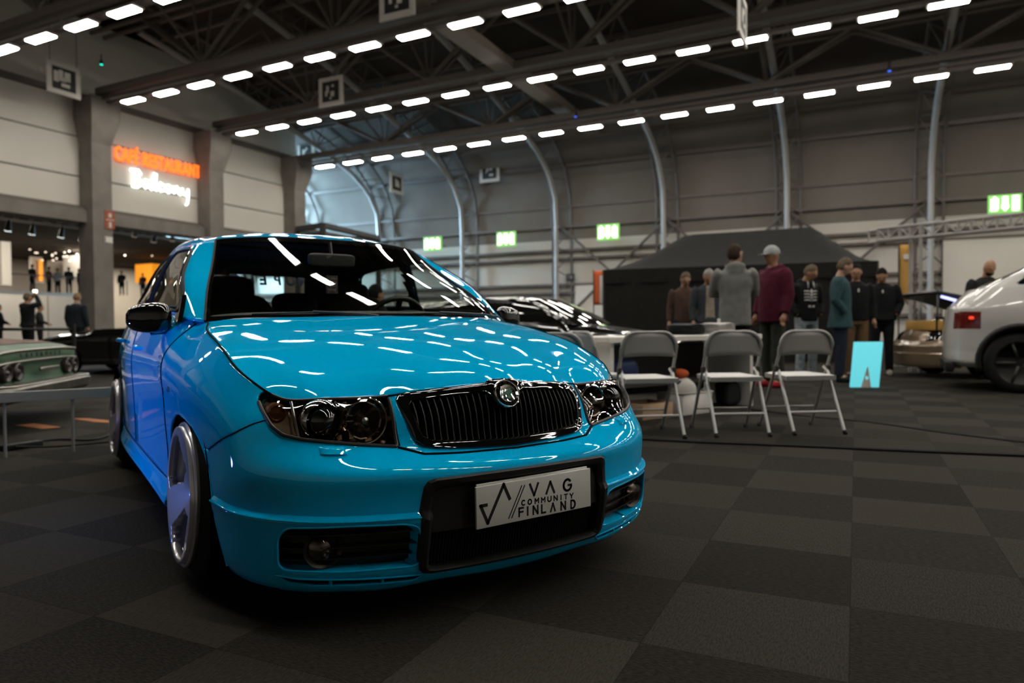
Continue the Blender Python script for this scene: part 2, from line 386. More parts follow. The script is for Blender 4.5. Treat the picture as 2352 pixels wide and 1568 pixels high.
# hood: four sided patch between the L7 edge, the windshield base and the centre line
E7 = BODY[:, -1]; su = np.cumsum([0] + PER_U); uf = int(su[6] + 10); uc = int(np.argmin(np.abs(E7[:su[14],1] - 1.141)))
def tcurve(Pts, n):
    Pts = np.array(Pts); t = np.concatenate([[0], np.cumsum(np.linalg.norm(np.diff(Pts, axis=0), axis=1))]); return np.array([np.interp(np.linspace(0, t[-1], n), t, Pts[:, k]) for k in range(3)]).T
NS, NT = 70, 80
Fr = tcurve(E7[:uf+1], NS); Ed = tcurve(E7[uf:uc+1], NT); corner = E7[uc]
GB = [(0,.985,.888),(.25,.997,.886),(.45,1.035,.882),(.60,1.092,.876),(corner[0],corner[1],corner[2])]
Re = tcurve(arcs(GB, 60), NS); Cl = tcurve(arcs([(0,Fr[0][1],Fr[0][2]),(0,.155,.703),(0,.28,.742),(0,.45,.783),(0,.65,.823),(0,.85,.861),(0,.985,.888)], 100), NT)
Hd = np.zeros((NS, NT, 3)); s_ = np.linspace(0, 1, NS); t_ = np.linspace(0, 1, NT)
for i, s in enumerate(s_):
    for j, t in enumerate(t_):
        b = s**2.6; base = Cl[j] + (Ed[j]-Cl[j])*np.array([s, s**2, b]); 
        b0 = Cl[0] + (Ed[0]-Cl[0])*np.array([s, s**2, b]); b1 = Cl[-1] + (Ed[-1]-Cl[-1])*np.array([s, s**2, b])
        p = base + (Fr[i]-b0)*(1-t)**3 + (Re[i]-b1)*t**3
        q = (s - (.56 + .12*t)) / .07; k = .0022*math.sin(math.pi*t)
        p[2] += k*(.5 - .5*math.tanh(q)); Hd[i, j] = p
Hd[0, :, 0] = 0
b = MB().grid(Hd); V, Fc = sym(np.array(b.V), b.F, 0); cpart('hood', V, Fc, M['paint'], t=.006)
seam([E7[uf-0:uc+2], Fr[::2]], .0032, name='hood_gap')

# greenhouse rings
GH = [np.array(r) for r in [
 [(0,.985,.886),(.25,.997,.884),(.45,1.035,.880),(.60,1.092,.874),(.680,1.143,.870),(.732,1.225,.880),(.755,1.40,.902),(.758,1.7,.914),(.757,2.1,.930),(.742,2.6,.950),(.717,3.0,.965),(.69,3.26,.97),(.66,3.5,.975),(.59,3.66,.975),(.47,3.73,.972),(.25,3.77,.97),(0,3.78,.97)],
 [(0,1.15,1.003),(.25,1.165,1.002),(.43,1.21,1.000),(.560,1.285,1.003),(.628,1.355,1.008),(.692,1.40,1.02),(.718,1.55,1.035),(.720,1.8,1.04),(.712,2.1,1.05),(.690,2.6,1.06),(.660,3.0,1.07),(.635,3.26,1.07),(.60,3.46,1.07),(.54,3.60,1.07),(.44,3.66,1.065),(.24,3.69,1.065),(0,3.70,1.065)],
 [(0,1.38,1.139),(.22,1.395,1.137),(.38,1.44,1.132),(.51,1.51,1.122),(.568,1.56,1.122),(.638,1.59,1.13),(.665,1.70,1.142),(.670,1.9,1.15),(.667,2.15,1.155),(.648,2.6,1.16),(.622,3.0,1.155),(.60,3.24,1.15),(.57,3.42,1.14),(.51,3.53,1.14),(.42,3.575,1.14),(.22,3.60,1.14),(0,3.61,1.14)],
 [(0,1.64,1.272),(.2,1.65,1.272),(.34,1.68,1.268),(.46,1.73,1.260),(.511,1.766,1.254),(.575,1.79,1.238),(.600,1.88,1.235),(.610,2.05,1.245),(.610,2.25,1.25),(.597,2.6,1.240),(.577,2.95,1.215),(.56,3.18,1.19),(.53,3.33,1.20),(.47,3.42,1.225),(.40,3.45,1.24),(.2,3.475,1.25),(0,3.48,1.25)],
 [(0,1.80,1.312),(.18,1.81,1.311),(.30,1.84,1.307),(.40,1.88,1.300),(.44,1.91,1.297),(.49,1.94,1.288),(.525,2.0,1.290),(.54,2.12,1.295),(.545,2.3,1.300),(.54,2.6,1.288),(.53,2.9,1.262),(.51,3.08,1.245),(.475,3.2,1.24),(.42,3.27,1.255),(.33,3.3,1.265),(.17,3.32,1.27),(0,3.325,1.272)],
 [(0,2.0,1.336),(.10,2.0,1.335),(.18,2.03,1.332),(.25,2.06,1.328),(.28,2.1,1.326),(.31,2.13,1.323),(.33,2.18,1.323),(.34,2.25,1.325),(.345,2.35,1.326),(.34,2.6,1.318),(.33,2.8,1.305),(.32,2.92,1.292),(.30,3.0,1.282),(.27,3.05,1.278),(.2,3.08,1.276),(.1,3.1,1.276),(0,3.1,1.276)],
 [(0,2.2,1.343),(.03,2.21,1.343),(.05,2.23,1.343),(.07,2.25,1.342),(.08,2.28,1.342),(.09,2.32,1.341),(.10,2.36,1.341),(.10,2.4,1.340),(.10,2.45,1.338),(.10,2.6,1.330),(.10,2.7,1.322),(.09,2.75,1.318),(.08,2.8,1.315),(.07,2.82,1.312),(.05,2.84,1.31),(.03,2.86,1.308),(0,2.86,1.308)]]]
PUG = [12,12,12,10,22,22,10,10,10,10,8,8,6,5,5,5]; PVG = [16,16,18,7,7,5]
GRN = loft(GH, PUG, PVG, crease=(3,))
Pg = Panels(GRN); su2 = np.cumsum([0]+PUG); sv2 = np.cumsum([0]+PVG); iw = su2[4]; jr = sv2[3]
Pg.reg[:iw, :jr] = Pg.rid('ws'); Pg.reg[iw-2:iw, :jr] = Pg.rid('frit'); Pg.reg[:iw, :2] = Pg.rid('frit'); Pg.reg[:iw, jr-3:jr] = Pg.rid('frit')
Pg.reg[:, jr:] = Pg.rid('roof')
sd = lambda G: (G[..., 0] > .5) & (G[..., 1] > 1.15)
W1 = round_poly([(1.310,.925),(1.366,.985),(1.434,1.03),(1.625,1.137),(1.741,1.195),(1.782,1.209),(1.90,1.214),(2.07,1.216),(2.10,1.19),(2.165,.958),(2.16,.948),(1.7,.930),(1.32,.912)], .02)
W2 = round_poly([(2.245,.962),(2.18,1.19),(2.185,1.214),(2.5,1.212),(2.74,1.196),(2.82,1.17),(2.965,1.0),(2.965,.985)], .015)
W3 = round_poly([(3.03,1.005),(2.93,1.13),(2.93,1.155),(3.10,1.11),(3.23,1.02),(3.23,1.005)], .012)
for w_ in (W1, W2, W3): Pg.cut('side_window', w_, (1,2), sd, only=('base',))
RW = round_poly([(-.7,.995),(.0,.995),(.52,1.0),(.49,1.12),(.45,1.225),(0,1.235),(-.7,1.235)], .03)
Pg.cut('rear_window', RW, (0,2), lambda G: (G[...,1] > 3.35) & (G[...,0] < .6), only=('base',))
V, Fc = sym(*Pg.compact('ws')); cpart('windshield', V, Fc, M['windshield'])
V, Fc = sym(*Pg.compact('frit')); cpart('windshield_border', V, Fc, M['gloss_black'])
V, Fc = sym(*Pg.compact('roof')); cpart('roof', V, Fc, M['paint'], t=.006)
V, Fc = sym(*Pg.compact('base')); cpart('pillars', V, Fc, M['paint'], t=.006)
V, Fc = sym(*Pg.compact('rear_window')); rw = cpart('rear_window', V, Fc, M['sideglass'])
for side in (-1, 1):
    for k, w_ in enumerate((W1, W2, W3)):
        Q = Panels(GRN); Q.cut('g', w_, (1,2), sd); V, Fc = sym(*Q.compact('g'), side); cpart('side_window', V, Fc, M['sideglass'])
def surf_line(pts, axes, mask, G0=None):
    out = []; G = BODY if G0 is None else G0; nu_, nv_ = G.shape[:2]
    for q in resample(pts, .012, closed=False):
        D = (G[..., axes[0]]-q[0])**2 + (G[..., axes[1]]-q[1])**2; D = np.where(mask(G), D, 9); k = np.unravel_index(D.argmin(), D.shape); i = min(max(k[0],1),nu_-2); j = min(max(k[1],1),nv_-2)
        gu = (G[i+1,j]-G[i-1,j])/2; gv_ = (G[i,j+1]-G[i,j-1])/2; J = np.array([[gu[axes[0]],gv_[axes[0]]],[gu[axes[1]],gv_[axes[1]]]]); p = G[i, j]
        try: ab_ = np.linalg.solve(J, np.array([q[0]-p[axes[0]], q[1]-p[axes[1]]]))
        except Exception: ab_ = np.zeros(2)
        ab_ = np.clip(ab_, -1.5, 1.5); out.append(p + gu*ab_[0] + gv_*ab_[1])
    return np.array(out)
for w_ in (W1, W2, W3):
    wl_ = surf_line(np.vstack([w_, w_[:1]]), (1,2), sd, GRN); 
    for _ in range(6): wl_ = (wl_ + np.roll(wl_, 1, 0) + np.roll(wl_, -1, 0))/3
    for s_m in (-1, 1): seam([wl_*np.array([s_m,1,1])], .0075, False, name='window_seal', m=M['rubber'], closed=True)
seam([GRN[iw, :jr+1], GRN[:iw+1, jr]], .0045, name='windshield_seal', m=M['rubber'])
# black inner lining so that the cabin is dark from inside
cen = np.array([0, 2.3, 1.0]); Gi = GRN.copy(); nrm = np.cross(np.gradient(GRN, axis=0), np.gradient(GRN, axis=1)); nrm /= np.maximum(np.linalg.norm(nrm, axis=2), 1e-9)[..., None]
sg = np.sign((nrm * (GRN - cen)).sum(2)).mean(); Gi = GRN - nrm * np.sign(sg) * .022; Gi[..., 0] = np.maximum(Gi[..., 0], 0)
keep = np.ones_like(Pg.reg, bool)
for n_ in ('ws', 'frit', 'side_window', 'rear_window'): keep &= Pg.reg != Pg.rid(n_)
Pi = Panels(Gi); Pi.reg[~keep] = 9; V, Fc = sym(*Pi.compact('base')); cpart('headlining', V, Fc, M['interior'])
cmb(MB().box((0, 2.45, 1.280), (.80, 1.05, .012)), 'headlining', M['interior'])
b = MB()
for sgn in (-1, 1):
    nv = 20; rows = []
    for k in range(nv+1):
        y = 1.42 + (3.4-1.42)*k/nv; xx = .735 - .10*max(0, (y-2.4))/1.0; rows.append([(sgn*xx, y, .45), (sgn*xx, y, .86 + .035*k/nv), (sgn*(xx-.05), y, .88 + .035*k/nv), (sgn*(xx-.05), y, .45)])
    b.grid(np.array(rows))
b.box((0, 2.3, .42), (1.5, 2.4, .04)); b.box((0, 3.45, .72), (1.4, .04, .5)); b.box((0, 1.12, .62), (1.36, .04, .42))
cmb(b, 'cabin_tub', M['interior'])
b = MB()
rows = []
for k in range(25):
    x = -.66 + 1.32*k/24; hump = .05*math.exp(-((x-.36)/.17)**2)
    rows.append([(x, 1.02+.22*abs(x)**2, .865), (x, 1.2, .878), (x, 1.42, .885+hump*.7), (x, 1.50, .878+hump), (x, 1.55, .83), (x, 1.55, .5)])
b.grid(np.array(rows), True); dash = cmb(b, 'dashboard', M['interior'])

# ------------- headlights, grille, openings
FRX = lambda G: (G[..., 1] < .45) & (G[..., 0] > -.02)
M['smoke'] = mat('smoked_chrome', (.20,.19,.18), .2, 1.0)
def lamp(side):
    V, Fc = P.compact('headlight'); loop = P.boundary('headlight')[0]; c = V.mean(0)
    s = np.array([side, 1, 1.]); root = cpart('headlight', *sym(V + np.array([0, -.001, 0]), Fc, side), M['lens'])
    def sub(name, V, Fc, m, auto=35):
        if side == -1: V = np.array(V)*MX; Fc = [f[::-1] for f in Fc]
        return cpart(name, V, Fc, m, root, auto=auto)
    Vb = V + np.array([0, .085, 0]); Vb[:, 1] = np.maximum(Vb[:, 1]*.35 + .19, V[:, 1] + .03)
    sub('housing', Vb, Fc, M['reflector']); n = len(loop)
    W = np.vstack([loop, np.column_stack([loop[:, 0], np.maximum((loop[:, 1]+.085)*.35+.19, loop[:, 1]+.03), loop[:, 2]])])
    sub('bezel', W, [(i, (i+1) % n, n+(i+1) % n, n+i) for i in range(n)], M['gloss_black'])
    k0 = int(np.argmin(np.abs(E7[:60,0] - .3535))); HLc = surf_line(HL[HL[:, 1] < .631], (0,2), FRX); b = MB().tube([tuple(p + np.array([0,-.001,0])) for p in HLc], .0055, 8); b.tube([tuple(q) for q in E7[k0:uf+3:2]], .0045, 8); sub('gasket', b.V, b.F, M['satin_black'])
    fx = frame((.545, .235, .572), (1,0,.0), (0,0,1)) @ Matrix.Rotation(math.pi, 4, 'X')   # local +z faces forward
    T = Matrix.Translation((.545, .20, .574)) @ Matrix.Rotation(math.pi/2, 4, 'X')
    b = MB().lathe([(.062,-.03),(.060,.0),(.052,.012),(.047,.0),(.046,-.01)], 40, T); sub('projector_ring', b.V, b.F, M['chrome'])
    b = MB().lathe([(.046,-.01),(.040,.012),(.028,.024),(.014,.031),(.001,.033)], 40, T); sub('projector_lens', b.V, b.F, M['gloss_black'])
    T2 = Matrix.Translation((.435, .175, .572)) @ Matrix.Rotation(math.pi/2, 4, 'X')
    pr = [(.012,-.035)] + [(.012+.040*t, -.035+.04*t*t) for t in np.linspace(.1, 1, 8)] + [(.056,.008),(.055,.0)]
    b = MB().lathe(pr, 14, T2); sub('reflector_bowl', b.V, b.F, M['smoke'], auto=5)
    b = MB().tube([tuple(T2 @ Vector((.066*math.cos(a), .066*math.sin(a), .02))) for a in np.linspace(1.2, 5.1, 22)], .0035, 6); sub('reflector_arc', b.V, b.F, M['chrome'])
    b = MB().lathe([(.010,-.03),(.010,.02),(.001,.024)], 16, T2); sub('bulb', b.V, b.F, M['steel'])
    T3 = Matrix.Translation((.652, .285, .598)) @ Matrix.Rotation(math.pi/2, 4, 'X')
    b = MB().lathe([(.030,-.02),(.028,.004),(.022,.006),(.018,.0),(.001,.004)], 28, T3); sub('turn_signal', b.V, b.F, M['amber'])
    b = MB().tube([(.614,.205,.532),(.618,.22,.575),(.622,.245,.632)], .0042, 8); sub('divider', b.V, b.F, M['steel'])
    b = MB(); rnd = random.Random(3)
    for k in range(90):
        x = rnd.uniform(.37, .60); z = rnd.uniform(.505, .63); y = .13 + .55*max(0, x-.36)**1.3 + rnd.uniform(.035,.06) + .25*(z-.5)
        if (x-.545)**2 + (z-.574)**2 < .062**2: continue
        r = Matrix.Rotation(rnd.uniform(-.9,.9), 3, 'X') @ Matrix.Rotation(rnd.uniform(-.9,.9), 3, 'Z')
        b.box((x, y, z), (rnd.uniform(.008,.03), .004, rnd.uniform(.006,.02)), r)
    sub('reflector_facets', b.V, b.F, M['reflector'], auto=5)
    b = MB()
    for k in range(5):
        a = math.radians(120 + 16*k); ca, sa = math.cos(a), math.sin(a)
        b.tube([(.545+.064*ca, .19, .574+.064*sa), (.545+.085*ca, .187, .574+.052*sa)], .0028, 6)
    sub('reflector_ribs', b.V, b.F, M['chrome'])
    return root
for side in (-1, 1): lamp(side)

# grille: gloss frame, dark back, vertical slats, badge
gv, gf = P.compact('grille'); gl = P.boundary('grille')[0]
gV, gF = sym(gv + np.array([0, .055, 0]), gf); cpart('grille_backing', gV, gF, M['void'])
def surf_y(G, x, z, mask=None):
    D = (G[..., 0]-x)**2 + (G[..., 2]-z)**2
    if mask is not None: D = np.where(mask(G), D, 9)
    k = np.unravel_index(D.argmin(), D.shape); p = G[k]; i, j = k; i = min(max(i,1),G.shape[0]-2); j = min(max(j,1),G.shape[1]-2)
    gu = (G[i+1,j]-G[i-1,j])/2; gvv = (G[i,j+1]-G[i,j-1])/2; J = np.array([[gu[0],gvv[0]],[gu[2],gvv[2]]])
    try: ab = np.linalg.solve(J, np.array([x-p[0], z-p[2]])); return float(p[1] + gu[1]*ab[0] + gvv[1]*ab[1]) if np.abs(ab).max() < 3 else float(p[1])
    except Exception: return float(p[1])
fy = lambda x, z: surf_y(BODY, abs(x), z, FR)
def ring_from(poly_out, poly_in, prof, name, m, dy=0.):
    """frame lofted between two matching closed outlines in x,z lying on the body front"""
    n = len(poly_out); rows = []
    for s, h in prof:
        rows.append([( (1-s)*a[0]+s*b_[0], fy((1-s)*a[0]+s*b_[0], (1-s)*a[1]+s*b_[1]) - h + dy, (1-s)*a[1]+s*b_[1]) for a, b_ in zip(poly_out, poly_in)])
    G = np.array(rows); G = np.concatenate([G, G[:, :1]], 1); b = MB().grid(G, True); return cmb(b, name, m, weld=1e-6)
def full_loop(half):    # half outline from bottom centre (x=0) to top centre, returns the closed loop
    h = [p for p in half]; return h + [(-x, z) for x, z in h[::-1] if x > 1e-6]
def dens(pts, n): 
    q = np.array(pts, float); t = np.concatenate([[0], np.cumsum(np.linalg.norm(np.diff(q, axis=0), axis=1))]); s = np.linspace(0, t[-1], n); return np.column_stack([np.interp(s, t, q[:, 0]), np.interp(s, t, q[:, 1])])
ho = [(0,.4745),(.15,.481),(.265,.490),(.296,.497),(.314,.512),(.336,.60),(.337,.625),(.325,.640),(.300,.647),(.16,.659),(.062,.667),(.045,.675),(0,.679)]
hi = [(0,.498),(.14,.503),(.250,.511),(.274,.516),(.287,.528),(.306,.596),(.305,.612),(.296,.621),(.275,.626),(.16,.636),(.075,.640),(.045,.615),(.0,.588)]
def key_dens(hs, per=10):
    out = []
    for a, c in zip(hs[:-1], hs[1:]): out += [(a[0]+(c[0]-a[0])*k/per, a[1]+(c[1]-a[1])*k/per) for k in range(per)]
    return out + [hs[-1]]
po, pi_ = full_loop(key_dens(ho, 6)), full_loop(key_dens(hi, 6))
gr = ring_from(po, pi_, [(0,-.010),(0,.004),(.12,.011),(.3,.012),(.62,.007),(.85,.008),(.95,.004),(1.0,-.002),(1.0,-.03)], 'grille_frame', M['gloss_black'])
nsl = 30; hi_np = np.array(hi)
for k in range(nsl):
    x = -.294 + .588*k/(nsl-1); ax = abs(x)
    zt = np.interp(ax, [0,.03,.045,.075,.16,.275,.296,.306], [.588,.596,.615,.640,.636,.626,.619,.600]); zb = np.interp(ax, [0,.14,.25,.274,.287,.306], [.498,.503,.511,.516,.528,.590])
    if zt - zb < .01: continue
    b = MB(); rows = []
    for j in range(8):
        z = zb - .002 + (zt - zb + .004)*j/7; y = fy(x, z); rows.append([(x-.0022, y+.030, z), (x-.0018, y+.002, z), (x+.0018, y+.002, z), (x+.0022, y+.030, z)])
    b.grid(np.array(rows)); cmb(b, 'grille_slat', M['plastic'], gr)
by = fy(0, .634) - .012
BT = Matrix.Translation((-.007, by-.004, .633)) @ Matrix.Rotation(math.radians(90-24), 4, 'X') @ Matrix.Scale(1.18, 4)
b = MB().lathe([(.040,-.012),(.040,.002),(.0375,.006),(.035,.004),(.0345,.0025)], 48, BT); bd = cmb(b, 'badge', M['chrome'])
cmb(MB().lathe([(.0345,.0025),(.024,.0032)], 48, BT), 'badge_ring', M['gloss_black'], bd)
cmb(MB().lathe([(.025,.0032),(.024,.006),(.0225,.005),(.001,.0055)], 48, BT), 'badge_disc', M['chrome'], bd)
M['green'] = mat('badge_green', (.01,.10,.06), .25, 0, .6)
wing = [(-.019,-.004),(-.004,-.004),(-.004,-.009),(-.010,-.012),(.0,-.016),(.010,-.012),(.004,-.008),(.004,-.003),(.017,-.002),(.010,.002),(.016,.005),(.008,.008),(.012,.012),(.003,.012),(-.004,.006),(-.012,.002)]
cmb(MB().prism(wing, .0055, .0075, BT), 'badge_emblem', M['green'], bd, smooth=False)
for k, ch in enumerate('SKODA'):
    a = math.radians(150 - 30*k); t = text_obj('badge_letter', ch, .0105, M['chrome'], Matrix.Translation(-CO) @ BT @ Matrix.Translation((.0292*math.cos(a), .0292*math.sin(a), .0035)) @ Matrix.Rotation(a-math.pi/2, 4, 'Z'), bd)
for k, ch in enumerate('AUTO'):
    a = math.radians(240 + 20*k); t = text_obj('badge_letter', ch, .009, M['chrome'], Matrix.Translation(-CO) @ BT @ Matrix.Translation((.0292*math.cos(a), .0292*math.sin(a), .0035)) @ Matrix.Rotation(a+math.pi/2, 4, 'Z'), bd)

# lower centre opening with frame, mesh and show plate
oh = [(0,.141),(.297,.138),(.322,.143),(.336,.157),(.343,.20),(.342,.33),(.332,.397),(.323,.411),(.303,.419),(.15,.422),(0,.423)]
ohi = [(0,.158),(.285,.156),(.300,.160),(.305,.170),(.306,.20),(.304,.31),(.298,.36),(.292,.375),(.280,.382),(.15,.386),(0,.387)]
po, pi_ = full_loop(key_dens(oh, 8)), full_loop(key_dens(ohi, 8))
ring_from(po, pi_, [(0,-.012),(0,.002),(.15,.008),(.55,.008),(.9,-.004),(1.0,-.020),(1.0,-.035)], 'intake_frame', M['plastic'])
b = MB(); rows = []
for k in range(41):
    x = -.31 + .62*k/40; rows.append([(x, fy(x, z)+.034, z) for z in (.148,.24,.33,.395)])
b.grid(np.array(rows)); cmb(b, 'intake_backing', M['void'])
b = MB()
for k in range(60):
    x = -.30 + .60*k/59; b.tube([(x, fy(x,.16)+.028, .158), (x, fy(x,.25)+.026, .262)], .0016, 4)
cmb(b, 'intake_mesh', M['plastic'])
b = MB(); rows = []
for k in range(31):
    x = -.302 + .604*k/30; rows.append([(x, fy(x,.27)+.030, .262), (x, fy(x,.27)+.014, .262), (x, fy(x,.35)+.014, .385), (x, fy(x,.35)+.03, .385)])
b.grid(np.array(rows), True); cmb(b, 'plate_mount', M['satin_black'])
# show plate with its drawn lettering
PLM = Matrix.Rotation(math.radians(-.8), 4, 'Y')
def pl(x, z, y=-.060): return (x, y, z)
b = MB().box((.022, -.053, .3265), (.424, .008, .122), PLM.to_3x3(), .002); plate = cmb(b, 'show_plate', M['white'])
b = MB().box((.022, -.046, .330), (.410, .006, .126), PLM.to_3x3(), .002); cmb(b, 'plate_holder', M['white'], plate)
def strokes(name, lines, w, m, parent, y=-.0577, conv=pl):
    b = MB()
    for L in lines:
        for a, c in zip(L[:-1], L[1:]):
            a = np.array(a); c = np.array(c); d = c-a; l = np.linalg.norm(d); d = d/l; n = np.array([-d[1], d[0]])*w/2; e = d*w*.42
            q = [a-e-n, c+e-n, c+e+n, a-e+n]; b.add([(p[0], y, p[1]) for p in q] + [(p[0], y+.002, p[1]) for p in q], [(0,1,2,3),(7,6,5,4),(0,4,5,1),(1,5,6,2),(2,6,7,3),(3,7,4,0)])
    return cmb(b, name, m, parent, smooth=False)
strokes('club_emblem', [[(-.156,.3295),(-.1755,.3290),(-.152,.277),(-.0965,.381),(-.0758,.337)]], .0095, M['ink'], plate)
strokes('double_slash', [[(-.0795,.279),(-.0325,.369)],[(-.0688,.279),(-.0220,.369)]], .0032, M['ink'], plate)
def arc(cx, cz, rx, rz, a0, a1, n=12): return [(cx + rx*math.cos(math.radians(a0+(a1-a0)*k/n)), cz + rz*math.sin(math.radians(a0+(a1-a0)*k/n))) for k in range(n+1)]
GL = {'V': [[(0,1),(.5,0),(1,1)]], 'A': [[(0,0),(.5,1),(1,0)]], 'G': [arc(.5,.5,.5,.5,45,345,14) + [(.98,.48),(.62,.48)]], 'C': [arc(.5,.5,.5,.5,50,310,12)],
      'O': [arc(.5,.5,.5,.5,0,360,16)], 'M': [[(0,0),(0,1),(.5,.45),(1,1),(1,0)]], 'U': [[(0,1),(0,.4)] + arc(.5,.4,.5,.4,180,360,8) + [(1,1)]],
      'N': [[(0,0),(0,1),(1,0),(1,1)]], 'I': [[(.5,0),(.5,1)]], 'T': [[(.5,0),(.5,1)],[(0,1),(1,1)]], 'Y': [[(.5,0),(.5,.5),(0,1)],[(.5,.5),(1,1)]],
      'F': [[(0,0),(0,1),(.9,1)],[(0,.52),(.8,.52)]], 'L': [[(0,1),(0,0),(.85,0)]], 'D': [[(0,0),(0,1)] + arc(.35,.5,.6,.5,90,-90,10) + [(0,0)]]}
def word(s, xs, z0, h, wd, w, name):
    for ch, x in zip(s, xs):
        L = []
        for st in GL[ch]: L.append([(x + (p[0]-.5)*wd, z0 + p[1]*h - (x-.02)*.025) for p in st])
        strokes(name, L, w, M['ink'], plate)
word('VAG', (.0125,.0735,.140), .3345, .0345, .030, .0070, 'plate_letter')
word('COMMUNITY', (-.0265,-.0035,.0225,.0465,.0700,.0935,.1145,.1335,.1560), .3092, .0142, .0125, .0037, 'plate_letter')
word('FINLAND', (-.034,-.0115,.0175,.0490,.0830,.1230,.1620), .2775, .0240, .0165, .0056, 'plate_letter')

# fog lamp recesses and lip slots on both sides
for side in (-1, 1):
    def sc(V): return np.array(V) * np.array([side, 1, 1.])
    def sub(name, V, Fc, m, parent=None, auto=35):
        V = np.array(V, float)
        if side == -1: V = V*MX; Fc = [f[::-1] for f in Fc]
        return cpart(name, V, Fc, m, parent, auto=auto)
    V, Fc = P.compact('fog'); L = P.boundary('fog')[0]; c = np.array([.51, 0, .235]); n = len(L)
    inn = lambda Q, k, d: np.column_stack([c[0]+(Q[:,0]-c[0])*k, Q[:,1]+d, c[2]+(Q[:,2]-c[2])*k])
    rings = [L, inn(L, .985, .010), inn(L, .955, .030), inn(L, .93, .05)]; W = np.vstack(rings); WF = [(r*n+i, r*n+(i+1)%n, (r+1)*n+(i+1)%n, (r+1)*n+i) for r in range(3) for i in range(n)]
    sub('fog_recess', W, WF, M['paint']); FGc = surf_line(np.vstack([FOG, FOG[:1]]), (0,2), FRX); b = MB().tube([tuple(p + np.array([0,.0015,0])) for p in FGc], .0035, 8); sub('fog_recess_lip', b.V, b.F, M['paint'])
    vent = sub('fog_vent', inn(V, .93, .05), Fc, M['satin_black'])
    for z, x0 in ((.272,.355),(.236,.338),(.205,.352)):
        b = MB(); rows = []
        for k in range(20):
            x = x0 + (.672-x0)*k/19; y = fy(x, z); rows.append([(x, y+.055, z+.009), (x, y+.020, z+.002), (x, y+.020, z-.002), (x, y+.055, z-.006)])
        b.grid(np.array(rows)); o = sub('vent_blade', b.V, b.F, M['gloss_black'], vent, auto=20)
    fx = Matrix.Translation((.577, fy(.59,.232)+.018, .232)) @ Matrix.Rotation(math.radians(8), 4, 'Z') @ Matrix.Rotation(math.pi/2, 4, 'X')
    b = MB().lathe([(.040,-.04),(.050,-.012),(.054,-.002),(.052,.003),(.046,.0),(.036,-.014),(.034,-.03)], 40, fx); fl = sub('fog_lamp', b.V, b.F, M['satin_black'])
    b = MB().lathe([(.035,-.012),(.030,.004),(.018,.012),(.001,.014)], 32, fx @ Matrix.Translation((.010,0,.006))); o = sub('fog_lens', b.V, b.F, M['lens'], fl)
    b = MB().lathe([(.034,-.012),(.031,-.004),(.022,.002),(.010,.005),(.001,.006)], 28, fx @ Matrix.Translation((.010,0,-.004))); sub('fog_reflector', b.V, b.F, M['smoke'], fl)
    V, Fc = P.compact('slot'); L = P.boundary('slot')[0]; n = len(L)
    W = np.vstack([L, L + np.array([0, .03, 0])]); sub('slot_wall', W, [(i,(i+1)%n,n+(i+1)%n,n+i) for i in range(n)], M['paint']); sub('slot_backing', V + np.array([0,.028,0]), Fc, M['void'])
    SLc = surf_line(np.vstack([SLOT, SLOT[:1]]), (0,2), FRX); b = MB().tube([tuple(p + np.array([0,.0005,0])) for p in SLc], .0032, 8); sub('slot_lip', b.V, b.F, M['paint'])
    for x in (.43, .56): b = MB().box((x, fy(x,.14)+.008, .141), (.006, .012, .022)); sub('slot_bar', b.V, b.F, M['paint'])
    # lip ledge highlight bead
    b = MB(); L = [BODY[i, iL[3]] for i in range(su[2], su[9]) if BODY[i, iL[3], 1] < .46 and BODY[i, iL[3], 0] > .335]
    b.tube([tuple(p + np.array([0,.001,0])) for p in L], .0035, 8); sub('lip_bead', b.V, b.F, M['paint'])
    # headlight washer cover
    b = MB(); rows = []
    for i in range(9):
        u = i/8; x = .508 + .068*u
        row = []
        for j in range(7):
            v = j/6; z = .486 + .022*v + .004*u; h = .009 * (min(1, 4*u*(1-u)*2.2)) * min(1, 4*v*(1-v)*2); row.append((x, fy(x, z) - h - .0005, z))
        rows.append(row)
    b.grid(np.array(rows)); sub('washer_cover', b.V, b.F, M['paint'])
    # side indicator, door handles
    b = MB().lathe([(.022,.0),(.021,.006),(.014,.011),(.001,.013)], 20, Matrix.Translation((.821,1.035,.624)) @ Matrix.Rotation(math.pi/2, 4, 'Y') @ Matrix.Diagonal((.6,1,1,1))); sub('side_indicator', b.V, b.F, M['lens'])
    for y, z in ((2.02, .750), (2.80, .775)):
        b = MB().tube([(.806,y-.085,z),(.824,y-.065,z+.002),(.830,y,z+.004),(.824,y+.065,z+.002),(.806,y+.085,z)], [.010,.011,.012,.011,.010], 10); sub('door_handle', b.V, b.F, M['paint'])
    # arch lips
    b = MB(); 
    for poly in (ARCH_F[1:-1], [(3.262+.315*math.cos(a), .27+.315*math.sin(a)) for a in np.linspace(-.25, math.pi+.25, 30)]):
        pts = []
        for (y, z) in resample(poly, .02, closed=False):
            D = (BODY[..., 1]-y)**2 + (BODY[..., 2]-z)**2 + np.where(BODY[..., 0] > .6, 0, 9); k = np.unravel_index(D.argmin(), D.shape); pts.append((BODY[k][0]-.004, y, z))
        xs = np.array([p[0] for p in pts]); xs = np.convolve(np.pad(xs, 2, 'edge'), np.ones(5)/5, 'valid'); b.tube([(x, p[1], p[2]) for x, p in zip(xs, pts)], .0055, 8)
    sub('wheel_arch_lip', b.V, b.F, M['paint'])
    # inner wheel housings
    for yc in (.80, 3.262):
        b = MB().lathe([(.335,.0),(.335,-.30),(.30,-.32)], 28, Matrix.Translation((.80,yc,.27)) @ Matrix.Rotation(math.pi/2, 4, 'Y')); 
        F2 = [f for f in b.F if min(b.V[i][2] for i in f) > .02]; sub('wheel_housing', b.V, F2, M['void'])
